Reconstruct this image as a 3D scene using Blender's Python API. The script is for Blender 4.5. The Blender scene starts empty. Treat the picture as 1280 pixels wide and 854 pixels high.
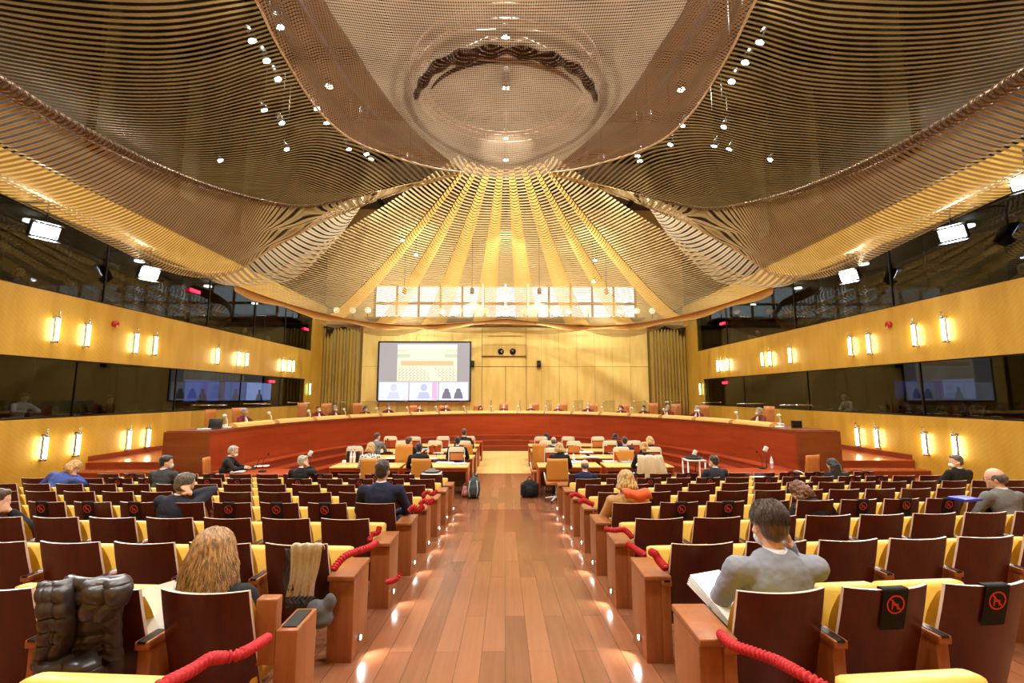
import bpy, bmesh, math, random
from mathutils import Vector, Matrix, Euler, noise
random.seed(7)
scene = bpy.context.scene
COL = scene.collection
PI = math.pi
# ------------------------------------------------------------------ camera
F = 569.0; TILT = math.atan(67/569.0); YAW = math.atan(8/569.0); CH = 2.6
cam_d = bpy.data.cameras.new('camera'); cam = bpy.data.objects.new('camera', cam_d); COL.objects.link(cam)
cam_d.sensor_width = 36; cam_d.lens = F/1280*36; cam_d.clip_start = .05; cam_d.clip_end = 200
cam.location = (0, 0, CH)
CR = Euler((PI/2+TILT, 0, -YAW), 'XYZ')
cam.rotation_euler = CR
scene.camera = cam
CM = CR.to_matrix()
def ray(px, py):
    return CM @ Vector(((px-640)/F, -(py-427)/F, -1))
def P(px, py, x=None, y=None, z=None):
    r = ray(px, py)
    if y is not None: t = y/r.y
    elif x is not None: t = x/r.x
    else: t = (z-CH)/r.z
    return Vector((r.x*t, r.y*t, CH+r.z*t))
def FZ(y):
    return max(0.0, CH-1.645-.0885*y) if y > -6 else CH-1.645+.0885*6
# ------------------------------------------------------------------ materials
def lin(c):
    return tuple(((v/255)/12.92 if v/255 <= .04045 else ((v/255+.055)/1.055)**2.4) for v in c)
MATS = {}
def mat(name, rgb, rough=.5, metal=0, emit=0, ecol=None, spec=.5, bump=0, bscale=20, alpha=1, trans=0, sheen=0):
    if name in MATS: return MATS[name]
    m = bpy.data.materials.new(name); m.use_nodes = True
    nt = m.node_tree; b = nt.nodes['Principled BSDF']
    c = lin(rgb)
    b.inputs['Base Color'].default_value = (*c, 1)
    b.inputs['Roughness'].default_value = rough; b.inputs['Metallic'].default_value = metal
    b.inputs['Specular IOR Level'].default_value = spec
    if emit:
        e = lin(ecol) if ecol else c
        b.inputs['Emission Color'].default_value = (*e, 1); b.inputs['Emission Strength'].default_value = emit
    if trans: b.inputs['Transmission Weight'].default_value = trans
    if sheen: b.inputs['Sheen Weight'].default_value = sheen
    b.inputs['Alpha'].default_value = alpha
    if bump:
        n = nt.nodes.new('ShaderNodeTexNoise'); n.inputs['Scale'].default_value = bscale; n.inputs['Detail'].default_value = 5
        tc = nt.nodes.new('ShaderNodeTexCoord'); nt.links.new(tc.outputs['Object'], n.inputs['Vector'])
        bp = nt.nodes.new('ShaderNodeBump'); bp.inputs['Strength'].default_value = bump; bp.inputs['Distance'].default_value = .02
        nt.links.new(n.outputs['Fac'], bp.inputs['Height']); nt.links.new(bp.outputs['Normal'], b.inputs['Normal'])
    MATS[name] = m
    return m
def wood(name, c1, c2, rough=.35, scale=(1, 1, 8), stretch=3.0, coord='Object', spec=.5, coat=0):
    m = mat(name, c1, rough, spec=spec); nt = m.node_tree; b = nt.nodes['Principled BSDF']
    tc = nt.nodes.new('ShaderNodeTexCoord'); mp = nt.nodes.new('ShaderNodeMapping'); mp.inputs['Scale'].default_value = scale
    nt.links.new(tc.outputs[coord], mp.inputs['Vector'])
    n = nt.nodes.new('ShaderNodeTexNoise'); n.inputs['Scale'].default_value = stretch; n.inputs['Detail'].default_value = 6; n.inputs['Roughness'].default_value = .65
    n.inputs['Distortion'].default_value = .6
    nt.links.new(mp.outputs['Vector'], n.inputs['Vector'])
    cr = nt.nodes.new('ShaderNodeValToRGB'); cr.color_ramp.elements[0].position = .3; cr.color_ramp.elements[1].position = .7
    cr.color_ramp.elements[0].color = (*lin(c1), 1); cr.color_ramp.elements[1].color = (*lin(c2), 1)
    nt.links.new(n.outputs['Fac'], cr.inputs['Fac']); nt.links.new(cr.outputs['Color'], b.inputs['Base Color'])
    if coat: b.inputs['Coat Weight'].default_value = coat; b.inputs['Coat Roughness'].default_value = .15
    return m
M_back = wood('seat_mahogany', (66, 25, 16), (94, 37, 23), .32, (6, 6, .8), 2.2)
M_edge = mat('plywood_edge', (214, 186, 168), .35)
M_arm = wood('arm_wood', (136, 78, 40), (168, 102, 58), .3, (6, 6, .8), 2)
M_cush = mat('yellow_leather', (226, 192, 96), .42, bump=.12, bscale=14)
M_bench = wood('bench_mahogany', (146, 52, 20), (172, 70, 30), .3, (.5, .5, 4), 1.2)
M_bench2 = wood('bench_end_veneer', (116, 54, 26), (142, 72, 36), .28, (.5, .5, 4), 1.2)
M_step = wood('step_wood', (122, 44, 24), (150, 62, 34), .3, (1, 1, 6), 1.2)
M_tread = wood('tread_wood', (150, 78, 42), (182, 104, 60), .25, (1, 3, 3), 1.5)
M_black = mat('black_plastic', (16, 16, 17), .4)
M_blackcloth = mat('black_cloth', (14, 14, 16), .85, bump=.2, bscale=60)
M_white = mat('white_plastic', (235, 235, 232), .4)
M_paper = mat('white_paper', (240, 240, 240), .7)
M_chrome = mat('chrome', (210, 210, 215), .2, 1)
M_red = mat('red_rope', (186, 30, 38), .7, bump=.3, bscale=40)
M_symbol = mat('red_symbol', (214, 66, 34), .6)
M_tan = mat('tan_leather', (204, 138, 58), .45, bump=.1, bscale=20)
M_tanwood = wood('tan_chair_wood', (186, 108, 50), (206, 130, 66), .4, (4, 4, 1), 2)
M_pad = mat('bench_pad_leather', (222, 172, 92), .5, bump=.1, bscale=12)
M_desktop = wood('maple_desk_top', (214, 172, 92), (232, 196, 120), .3, (1, 5, 3), 1.5)
M_panelgold = wood('desk_modesty_panel', (110, 84, 26), (140, 108, 40), .4, (1, 1, 5), 1.5)
M_glass = None
M_darkmetal = mat('dark_metal', (40, 36, 32), .4, .7)
M_bronze = mat('bronze_ceiling', (58, 42, 28), .5, .2)
M_hull = mat('dark_upper_wall', (46, 36, 26), .35)
M_booth = mat('booth_interior', (17, 19, 18), .7)
M_curtain = mat('olive_gold_curtain', (164, 132, 34), .75, sheen=.3)
M_lampglass = mat('lamp_tube', (255, 246, 214), .4, emit=26, ecol=(255, 240, 190))
M_lampgreen = mat('lamp_tube_green', (190, 255, 190), .4, emit=9, ecol=(180, 255, 170))
M_flood = mat('flood_lens', (255, 255, 255), .4, emit=55, ecol=(240, 240, 255))
M_spotlens = mat('spot_lens', (255, 255, 255), .4, emit=90, ecol=(250, 245, 255))
M_ledlens = mat('aisle_light_lens', (255, 250, 240), .4, emit=35)
def glass_mat(name, tint, gl=.09, base=.0):
    m = bpy.data.materials.new(name); m.use_nodes = True; nt = m.node_tree; nt.nodes.clear()
    o = nt.nodes.new('ShaderNodeOutputMaterial'); t = nt.nodes.new('ShaderNodeBsdfTransparent'); g = nt.nodes.new('ShaderNodeBsdfGlossy')
    t.inputs['Color'].default_value = (*tint, 1); g.inputs['Roughness'].default_value = .02
    lw = nt.nodes.new('ShaderNodeLayerWeight'); pw = nt.nodes.new('ShaderNodeMath'); pw.operation = 'POWER'; pw.inputs[1].default_value = 4; nt.links.new(lw.outputs['Facing'], pw.inputs[0])
    fr = nt.nodes.new('ShaderNodeMath'); fr.operation = 'MULTIPLY_ADD'; fr.inputs[1].default_value = gl*4; fr.inputs[2].default_value = gl*.5; nt.links.new(pw.outputs[0], fr.inputs[0])
    mx = nt.nodes.new('ShaderNodeMixShader'); nt.links.new(fr.outputs[0], mx.inputs[0])
    nt.links.new(t.outputs[0], mx.inputs[1]); nt.links.new(g.outputs[0], mx.inputs[2]); nt.links.new(mx.outputs[0], o.inputs['Surface'])
    return m
M_booth_glass = glass_mat('booth_glass', (.55, .58, .56))
M_clear = glass_mat('clear_acrylic', (.93, .96, .93))
# gold maple veneer wall with soft diagonal figure
def wall_mat(name, c1, c2, rough=.38):
    m = mat(name, c1, rough); nt = m.node_tree; b = nt.nodes['Principled BSDF']
    tc = nt.nodes.new('ShaderNodeTexCoord')
    mp = nt.nodes.new('ShaderNodeMapping'); mp.inputs['Scale'].default_value = (1.2, 1.2, .25)
    n = nt.nodes.new('ShaderNodeTexNoise'); n.inputs['Scale'].default_value = 2.2; n.inputs['Detail'].default_value = 5
    nt.links.new(tc.outputs['Object'], mp.inputs['Vector']); nt.links.new(mp.outputs['Vector'], n.inputs['Vector'])
    mp2 = nt.nodes.new('ShaderNodeMapping'); mp2.inputs['Rotation'].default_value = (.7, 0, 0)
    w = nt.nodes.new('ShaderNodeTexWave'); w.inputs['Scale'].default_value = 3.2; w.inputs['Distortion'].default_value = 5; w.bands_direction = 'Z'
    nt.links.new(tc.outputs['Object'], mp2.inputs['Vector']); nt.links.new(mp2.outputs['Vector'], w.inputs['Vector'])
    ad = nt.nodes.new('ShaderNodeMath'); ad.operation = 'MULTIPLY_ADD'; ad.inputs[1].default_value = .09
    nt.links.new(w.outputs['Fac'], ad.inputs[0]); nt.links.new(n.outputs['Fac'], ad.inputs[2])
    cr = nt.nodes.new('ShaderNodeValToRGB'); cr.color_ramp.elements[0].position = .35; cr.color_ramp.elements[1].position = .85
    cr.color_ramp.elements[0].color = (*lin(c1), 1); cr.color_ramp.elements[1].color = (*lin(c2), 1)
    nt.links.new(ad.outputs[0], cr.inputs['Fac']); nt.links.new(cr.outputs['Color'], b.inputs['Base Color'])
    return m
M_wall = wall_mat('gold_maple_wall', (196, 152, 50), (218, 178, 74))
M_front = wall_mat('front_maple_wall', (222, 192, 104), (242, 216, 134))
# plank floor: long boards running towards the bench
def plank_mat(name, c_lo, c_hi, w=.17, L=1.9, rough=.22):
    m = mat(name, c_lo, rough); nt = m.node_tree; b = nt.nodes['Principled BSDF']; N = nt.nodes.new; K = nt.links.new
    tc = N('ShaderNodeTexCoord'); mp = N('ShaderNodeMapping'); mp.inputs['Rotation'].default_value = (0, 0, PI/2)
    K(tc.outputs['Object'], mp.inputs['Vector'])
    br = N('ShaderNodeTexBrick'); br.inputs['Scale'].default_value = 1; br.inputs['Brick Width'].default_value = L; br.inputs['Row Height'].default_value = w
    br.inputs['Mortar Size'].default_value = .0022; br.inputs['Mortar Smooth'].default_value = .3; br.inputs['Bias'].default_value = 0
    br.inputs['Color1'].default_value = (0, 0, 0, 1); br.inputs['Color2'].default_value = (1, 1, 1, 1); br.inputs['Mortar'].default_value = (0, 0, 0, 1)
    br.offset = .37; br.offset_frequency = 2
    K(mp.outputs['Vector'], br.inputs['Vector'])
    n = N('ShaderNodeTexNoise'); n.inputs['Scale'].default_value = 2.0; n.inputs['Detail'].default_value = 6
    mp2 = N('ShaderNodeMapping'); mp2.inputs['Scale'].default_value = (14, .8, 1); K(tc.outputs['Object'], mp2.inputs['Vector']); K(mp2.outputs['Vector'], n.inputs['Vector'])
    cr = N('ShaderNodeValToRGB'); cr.color_ramp.elements[0].color = (*lin(c_lo), 1); cr.color_ramp.elements[1].color = (*lin(c_hi), 1)
    mx = N('ShaderNodeMath'); mx.operation = 'MULTIPLY_ADD'; mx.inputs[1].default_value = .6
    sp = N('ShaderNodeSeparateColor'); K(br.outputs['Color'], sp.inputs[0])
    mu = N('ShaderNodeMath'); mu.operation = 'MULTIPLY'; mu.inputs[1].default_value = .55; K(n.outputs['Fac'], mu.inputs[0])
    K(sp.outputs[0], mx.inputs[0]); K(mu.outputs[0], mx.inputs[2]); K(mx.outputs[0], cr.inputs['Fac'])
    dk = N('ShaderNodeMixRGB'); dk.blend_type = 'MULTIPLY'; dk.inputs['Color2'].default_value = (.35, .28, .25, 1)
    K(br.outputs['Fac'], dk.inputs['Fac']); K(cr.outputs['Color'], dk.inputs['Color1']); K(dk.outputs['Color'], b.inputs['Base Color'])
    return m
M_floor = plank_mat('plank_floor', (102, 62, 42), (156, 100, 68), .18)
M_maple = plank_mat('maple_inlay', (226, 192, 110), (240, 212, 138), .2, 2.2, .3)
# woven metal mesh: real gaps between the rods
def mesh_mat(name, c1, c2, period, cover, cell=.06, cross=.5, metal=.65, rough=.38, soft=.2, tl_f=.35):
    m = bpy.data.materials.new(name); m.use_nodes = True; nt = m.node_tree; N = nt.nodes.new; K = nt.links.new
    b = nt.nodes['Principled BSDF']; b.inputs['Roughness'].default_value = rough; b.inputs['Metallic'].default_value = metal
    out = nt.nodes['Material Output']
    uv = N('ShaderNodeUVMap'); sx = N('ShaderNodeSeparateXYZ'); K(uv.outputs[0], sx.inputs[0])
    def tri(src, per):     # triangle wave 0..1
        d = N('ShaderNodeMath'); d.operation = 'DIVIDE'; d.inputs[1].default_value = per; K(src, d.inputs[0])
        f = N('ShaderNodeMath'); f.operation = 'PINGPONG'; f.inputs[1].default_value = .5; K(d.outputs[0], f.inputs[0])
        s = N('ShaderNodeMath'); s.operation = 'MULTIPLY'; s.inputs[1].default_value = 2; K(f.outputs[0], s.inputs[0])
        return s.outputs[0]
    rod = tri(sx.outputs[1], period); cel = tri(sx.outputs[0], cell)
    # wobble cover with large scale noise
    n = N('ShaderNodeTexNoise'); n.inputs['Scale'].default_value = .8; n.inputs['Detail'].default_value = 3; K(uv.outputs[0], n.inputs['Vector'])
    thr = N('ShaderNodeMath'); thr.operation = 'MULTIPLY_ADD'; thr.inputs[1].default_value = .28; thr.inputs[2].default_value = cover-.14; K(n.outputs['Fac'], thr.inputs[0])
    cc = N('ShaderNodeMath'); cc.operation = 'MULTIPLY_ADD'; cc.inputs[1].default_value = cross*.4; K(cel, cc.inputs[0]); K(thr.outputs[0], cc.inputs[2])
    c3 = N('ShaderNodeMath'); c3.operation = 'SUBTRACT'; c3.inputs[1].default_value = cross*.2; K(cc.outputs[0], c3.inputs[0])
    mr = N('ShaderNodeMapRange'); mr.interpolation_type = 'SMOOTHSTEP'
    sub = N('ShaderNodeMath'); sub.operation = 'SUBTRACT'; K(c3.outputs[0], sub.inputs[0]); K(rod, sub.inputs[1])
    mr.inputs['From Min'].default_value = -soft; mr.inputs['From Max'].default_value = soft; K(sub.outputs[0], mr.inputs['Value'])
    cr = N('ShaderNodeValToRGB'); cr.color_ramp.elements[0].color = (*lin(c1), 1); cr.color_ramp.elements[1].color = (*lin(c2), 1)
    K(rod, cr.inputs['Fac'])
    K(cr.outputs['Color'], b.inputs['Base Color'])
    tl = N('ShaderNodeBsdfTranslucent'); K(cr.outputs['Color'], tl.inputs['Color'])
    m1 = N('ShaderNodeMixShader'); m1.inputs[0].default_value = tl_f; K(b.outputs[0], m1.inputs[1]); K(tl.outputs[0], m1.inputs[2])
    tr = N('ShaderNodeBsdfTransparent'); m2 = N('ShaderNodeMixShader')
    K(mr.outputs[0], m2.inputs[0]); K(tr.outputs[0], m2.inputs[1]); K(m1.outputs[0], m2.inputs[2]); K(m2.outputs[0], out.inputs['Surface'])
    MATS[name] = m
    return m
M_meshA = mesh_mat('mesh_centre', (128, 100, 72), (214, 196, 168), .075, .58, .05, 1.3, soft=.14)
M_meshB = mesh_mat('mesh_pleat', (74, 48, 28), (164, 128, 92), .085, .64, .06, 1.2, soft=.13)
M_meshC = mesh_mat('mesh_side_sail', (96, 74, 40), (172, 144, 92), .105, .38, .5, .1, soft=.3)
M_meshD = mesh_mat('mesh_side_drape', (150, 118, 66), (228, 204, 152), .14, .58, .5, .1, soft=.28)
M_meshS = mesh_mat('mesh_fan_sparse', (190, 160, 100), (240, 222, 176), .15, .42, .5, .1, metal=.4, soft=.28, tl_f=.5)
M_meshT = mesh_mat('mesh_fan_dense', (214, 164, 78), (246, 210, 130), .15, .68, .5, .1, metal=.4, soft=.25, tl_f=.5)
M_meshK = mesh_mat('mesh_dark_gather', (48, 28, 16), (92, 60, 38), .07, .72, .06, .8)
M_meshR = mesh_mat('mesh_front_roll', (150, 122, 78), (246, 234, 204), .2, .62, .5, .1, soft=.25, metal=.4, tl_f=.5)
# ------------------------------------------------------------------ builders
class MB:
    def __init__(s): s.v = []; s.f = []; s.mi = []; s.sm = []; s.uv = None
    def add(s, vs, fs, mi=0, sm=False):
        o = len(s.v); s.v += [tuple(v) for v in vs]
        for f in fs: s.f.append(tuple(i+o for i in f)); s.mi.append(mi); s.sm.append(sm)
    def box(s, x0, x1, y0, y1, z0, z1, mi=0, M=None):
        vs = [Vector(p) for p in ((x0,y0,z0),(x1,y0,z0),(x1,y1,z0),(x0,y1,z0),(x0,y0,z1),(x1,y0,z1),(x1,y1,z1),(x0,y1,z1))]
        if M: vs = [M @ v for v in vs]
        s.add(vs, [(0,3,2,1),(4,5,6,7),(0,1,5,4),(1,2,6,5),(2,3,7,6),(3,0,4,7)], mi); return s
    def rbox(s, x0, x1, y0, y1, z0, z1, r=.01, mi=0, M=None):   # chamfered box
        bm = bmesh.new(); bmesh.ops.create_cube(bm, size=1)
        for v in bm.verts: v.co = Vector((x0+(v.co.x+.5)*(x1-x0), y0+(v.co.y+.5)*(y1-y0), z0+(v.co.z+.5)*(z1-z0)))
        r = min(r, .45*min(x1-x0, y1-y0, z1-z0))
        bmesh.ops.bevel(bm, geom=bm.edges[:], offset=r, segments=2, profile=.6, affect='EDGES')
        s.frombm(bm, mi, M, True); return s
    def frombm(s, bm, mi=0, M=None, sm=False):
        bm.verts.index_update(); vs = [(M @ v.co if M else v.co.copy()) for v in bm.verts]
        s.add(vs, [tuple(v.index for v in f.verts) for f in bm.faces], mi, sm); bm.free(); return s
    def tube(s, pts, r, seg=8, mi=0, cap=True, rf=None):
        pts = [Vector(p) for p in pts]; n = len(pts); vs = []
        t0 = (pts[1]-pts[0]).normalized(); up = Vector((0,0,1)) if abs(t0.z) < .9 else Vector((1,0,0))
        nx = t0.cross(up).normalized()
        for i, p in enumerate(pts):
            t = (pts[min(i+1,n-1)]-pts[max(i-1,0)]).normalized()
            nx = (nx - t*nx.dot(t)).normalized(); ny = t.cross(nx)
            rr = rf(i/(n-1)) if rf else r
            for k in range(seg):
                a = 2*PI*k/seg; vs.append(p+nx*math.cos(a)*rr+ny*math.sin(a)*rr)
        fs = [(i*seg+k, i*seg+(k+1)%seg, (i+1)*seg+(k+1)%seg, (i+1)*seg+k) for i in range(n-1) for k in range(seg)]
        if cap: fs += [tuple(range(seg-1,-1,-1)), tuple((n-1)*seg+k for k in range(seg))]
        s.add(vs, fs, mi, True); return s
    def cyl(s, a, b, r, seg=12, mi=0, r2=None):
        r2 = r if r2 is None else r2
        return s.tube([a, b], r, seg, mi, rf=lambda t: r+(r2-r)*t)
    def ell(s, c, rx, ry, rz, mi=0, M=None, u=12, v=8):
        bm = bmesh.new(); bmesh.ops.create_uvsphere(bm, u_segments=u, v_segments=v, radius=1)
        T = Matrix.Translation(Vector(c)) @ (M.to_4x4() if M else Matrix()) @ Matrix.Diagonal((rx, ry, rz, 1))
        s.frombm(bm, mi, T, True); return s
    def prism(s, poly, z0, z1, mi=0, M=None):     # poly in xy
        n = len(poly); vs = [Vector((x,y,z0)) for x,y in poly]+[Vector((x,y,z1)) for x,y in poly]
        if M: vs = [M @ v for v in vs]
        s.add(vs, [tuple(range(n-1,-1,-1)), tuple(range(n,2*n))]+[(i,(i+1)%n,n+(i+1)%n,n+i) for i in range(n)], mi); return s
    def grid(s, G, mi=0, sm=True, uv=None):
        nu, nv = len(G), len(G[0]); s.add([p for r in G for p in r], [(i*nv+j, (i+1)*nv+j, (i+1)*nv+j+1, i*nv+j+1) for i in range(nu-1) for j in range(nv-1)], mi, sm); return s
    def build(s, name, mats, parent=None, uvs=None):
        me = bpy.data.meshes.new(name); me.from_pydata(s.v, [], s.f)
        for m in (mats if isinstance(mats, (list, tuple)) else [mats]): me.materials.append(m)
        me.polygons.foreach_set('material_index', s.mi); me.polygons.foreach_set('use_smooth', s.sm)
        if uvs:
            l = me.uv_layers.new(name='UVMap')
            for lp in me.loops: l.data[lp.index].uv = uvs[lp.vertex_index]
        me.update()
        o = bpy.data.objects.new(name, me); COL.objects.link(o)
        if parent: o.parent = parent
        return o
def tag(o, label=None, cat=None, group=None, kind=None):
    if label: o['label'] = label
    if cat: o['category'] = cat
    if group: o['group'] = group
    if kind: o['kind'] = kind
    return o
def empty(name, loc=(0,0,0), rz=0, label=None, cat=None, group=None):
    o = bpy.data.objects.new(name, None); COL.objects.link(o); o.location = loc; o.rotation_euler = (0,0,rz); o.empty_display_size = .1
    return tag(o, label, cat, group)
def structure(name, mb, m, parent=None):
    return tag(mb.build(name, m, parent), kind='structure')
def copy_tree(o, parent=None, skip=()):
    c = o.copy(); COL.objects.link(c); c.parent = parent
    for ch in o.children:
        if ch.name.split('.')[0] in skip: continue
        copy_tree(ch, c, skip)
    return c
def light(name, kind, loc, energy, color=(1,1,1), size=.3, target=None, spot=None, parent=None, sy=None, blend=.5):
    d = bpy.data.lights.new(name, kind); d.energy = energy; d.color = color
    if kind == 'AREA':
        d.size = size
        if sy: d.shape = 'RECTANGLE'; d.size_y = sy
    else: d.shadow_soft_size = size
    if kind == 'SPOT': d.spot_size = math.radians(spot or 60); d.spot_blend = blend
    o = bpy.data.objects.new(name, d); COL.objects.link(o); o.location = loc
    if target is not None:
        o.rotation_euler = (Vector(target)-Vector(loc)).to_track_quat('-Z', 'Y').to_euler()
    if parent: o.parent = parent
    return o
def crom(pts, n):
    pts = [Vector(p) for p in pts]
    L = [0]
    for a, b in zip(pts, pts[1:]): L.append(L[-1]+(b-a).length)
    out = []
    for i in range(n):
        s = L[-1]*i/(n-1); k = 0
        while k < len(pts)-2 and L[k+1] < s: k += 1
        t = (s-L[k])/max(1e-9, L[k+1]-L[k])
        p0 = pts[max(k-1,0)]; p1 = pts[k]; p2 = pts[k+1]; p3 = pts[min(k+2,len(pts)-1)]
        out.append(.5*((2*p1)+(p2-p0)*t+(2*p0-5*p1+4*p2-p3)*t*t+(3*p1-p0-3*p2+p3)*t**3))
    return out
ORD = ['first','second','third','fourth','fifth','sixth','seventh','eighth','ninth','tenth','eleventh','twelfth','thirteenth','fourteenth','fifteenth','sixteenth','seventeenth','eighteenth']
# ------------------------------------------------------------------ room shell
W = 12.3; D = 31.0; YB = -5.0; DZ = .65
mb = MB(); ys = [YB+i*.5 for i in range(int((10.8-YB)/.5)+1)]+[10.8]
G = [[Vector((x, y, CH-1.645-.0885*y if y < 10.79 else 0)) for x in (-W-.2, W+.2)] for y in ys]; G[-1] = [Vector((-W-.2, 10.8, 0)), Vector((W+.2, 10.8, 0))]
mb.grid(G, sm=False); mb.add([(-W-.2,10.8,0),(W+.2,10.8,0),(W+.2,D+.5,0),(-W-.2,D+.5,0)], [(0,1,2,3)])
structure('floor', mb, M_floor)
structure('floor_inlay', MB().box(-1.12, 1.12, 15.6, 21.7, .001, .006), M_maple)
def side_wall(s, nm):
    x0, x1 = (W, W+.3)
    mb = MB()
    def b(y0, y1, z0, z1): mb.box(min(s*x0, s*x1), max(s*x0, s*x1), y0, y1, z0, z1)
    b(YB, D, -.2, 1.98); b(YB, D, 3.59, 5.38); b(YB, D, 7.49, 8.7)
    b(28.2, D, 1.98, 3.59); b(28.9, D, 5.38, 7.49); b(YB, YB+3, 1.98, 3.59); b(YB, YB+3, 5.38, 7.49)
    structure('wall_'+nm, mb, M_wall)
    # booths behind the two window bands
    for i, (z0, z1, ye) in enumerate(((1.98, 3.59, 28.2), (5.38, 7.49, 28.9))):
        w = MB(); w.box(s*(W+.06)-.006, s*(W+.06)+.006, YB+3, ye, z0, z1)
        o = structure('window_%d' % (1+i+(0 if s < 0 else 2)), w, M_booth_glass)
        fr = MB(); ms = ((13.3, 17.3, 21.5, 25.2) if i == 0 else (13.9, 18.8, 22.3, 25.4)) if s < 0 else ((13.4, 18.5, 23.5) if i == 0 else (14.1, 19.0, 25.0))
        for y in (9.0,)+ms: fr.box(min(s*(W+.03), s*(W+.09)), max(s*(W+.03), s*(W+.09)), y-.02, y+.02, z0, z1)
        for z in (z0, z1-.03): fr.box(min(s*(W+.01), s*(W+.1)), max(s*(W+.01), s*(W+.1)), YB+3, ye, z, z+.03)
        tag(fr.build('window_frame', M_darkmetal, o), kind='structure')
        r = MB(); xa, xb = s*(W+.3), s*(W+3.2)
        lo, hi = min(xa, xb), max(xa, xb); zf = z0-.75
        r.box(lo, hi, YB+3, ye+.5, zf-.1, zf); r.box(lo, hi, YB+3, ye+.5, z1+.35, z1+.45)
        xo = s*(W+3.2); r.box(min(xo, xo+s*.1), max(xo, xo+s*.1), YB+3, ye+.5, zf, z1+.4)
        r.box(lo, hi, ye+.3, ye+.5, zf, z1+.45); r.box(lo, hi, YB+2.5, YB+3, zf, z1+.45)
        for y in (9.0,)+ms: r.box(lo+ (.9 if s>0 else 0), hi-(.9 if s<0 else 0), y-.04, y+.04, zf, z1+.4)
        structure('booth_shell', r, M_booth)
        dk = MB(); dx0, dx1 = s*(W+.32), s*(W+.95); dk.box(min(dx0,dx1), max(dx0,dx1), 9.5, ye-.3, z0-.02, z0+.015)
        tag(dk.build('booth_desk', mat('booth_desk_top', (150, 156, 150), .5)), 'long pale counter inside the %s interpreters booths, %s wall' % (('lower','upper')[i], nm), 'counter')
side_wall(-1, 'left'); side_wall(1, 'right')
# front wall: veneer panels with joints, raised centre door panel
mb = MB(); mb.box(-W, W, D+.04, D+.3, -.2, 7.25, 1)
xs = [-9.75+i*19.5/16 for i in range(17)]
for a, b in zip(xs, xs[1:]):
    if a > -2.5 and b < 2.5: continue
    for z0, z1 in ((0, 4.52), (4.54, 7.22)): mb.box(a+.008, b-.008, D, D+.05, z0, z1)
for x0, x1, z0, z1 in ((-2.44,-1.62,0,4.5),(-2.44,-1.62,4.54,7.22),(1.42,2.44,0,4.5),(1.42,2.44,4.54,7.22),(-1.6,-.01,.0,4.5),(.01,1.4,0,4.5),(-1.6,1.4,4.54,5.22),(-1.6,1.4,5.27,6.0),(-1.6,1.4,6.02,7.22)): mb.box(x0+.008, x1-.008, D, D+.05, z0, z1)
structure('wall_front', mb, [M_front, mat('panel_joint', (120, 92, 30), .7)])
t = MB().box(-1.62, 1.42, D-.1, D, 5.215, 5.255); structure('trim_1', t, mat('dark_ledge', (96, 70, 22), .5))
t = MB().box(-1.25, 1.2, D-.06, D, 6.66, 6.7); structure('trim_2', t, mat('pale_slot', (246, 224, 150), .4))
structure('wall_back', MB().box(-W-.3, W+.3, YB-.3, YB, 0, 16.6), M_wall)
# upper hall above the canopy
mb = MB()
for s in (-1, 1): mb.box(min(s*(W+.9), s*(W+1.2)), max(s*(W+.9), s*(W+1.2)), YB, 33.5, 8.7, 16.6); mb.box(min(s*W, s*(W+1)), max(s*W, s*(W+1)), YB, 33.5, 8.6, 8.72)
structure('wall_upper', mb, M_hull)
mb = MB(); mb.box(-W-1.2, W+1.2, YB, 34, 16.5, 16.8)
structure('ceiling', mb, M_bronze)
mb = MB()
for y in range(-3, 33, 4): mb.box(-W-.9, W+.9, y-.12, y+.12, 15.9, 16.5)
for x in (-9, -4.5, 0, 4.5, 9): mb.box(x-.12, x+.12, YB, 33, 15.9, 16.5)
structure('ceiling_beams', mb, M_darkmetal)
# clerestory behind the fan: real openings to daylight
mb = MB(); zs = [8.2, 9.3, 10.6]; cols = [-9.6+i*1.6 for i in range(13)]
mb.box(-W-1.2, W+1.2, 33, 33.3, 7.0, 8.2); mb.box(-W-1.2, W+1.2, 33, 33.3, 10.6, 16.6)
mb.box(-W-1.2, -9.6, 33, 33.3, 8.2, 10.6); mb.box(9.6, W+1.2, 33, 33.3, 8.2, 10.6)
structure('wall_clerestory', mb, mat('pale_gold_plaster', (214, 184, 120), .6))
fr = MB()
for z in zs[1:-1]: fr.box(-9.6, 9.6, 32.98, 33.1, z-.09, z+.09)
for x in cols: fr.box(x-.07, x+.07, 32.96, 33.1, 8.2, 10.6)
structure('window_5', fr, mat('window_frame_bronze', (120, 84, 44), .5))
gl = MB().box(-9.6, 9.6, 33.15, 33.16, 8.2, 10.6); tag(gl.build('window_pane', M_clear, bpy.data.objects['window_5']), kind='structure')
structure('soffit', MB().box(-W, W, D+.0, 33, 7.22, 7.4), mat('soffit_black', (10, 10, 9), .8))
# facade fins and light panels seen through the canopy
for i, (x, y, w, h) in enumerate(((-13.1, 9, 1.2, 2.2), (-13.1, 14, .5, 5), (-13.1, 18, .9, 5), (-13.1, 22, .5, 5), (13.1, 9, 1.2, 2.2), (13.1, 14, .9, 5), (13.1, 18, .5, 5), (13.1, 22, .9, 5))):
    structure('upper_window_bay', MB().box(x-.08, x+.08, y-w/2, y+w/2, 10.5, 10.5+h), mat('bay_glass', (84, 84, 68), .15))
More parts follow.
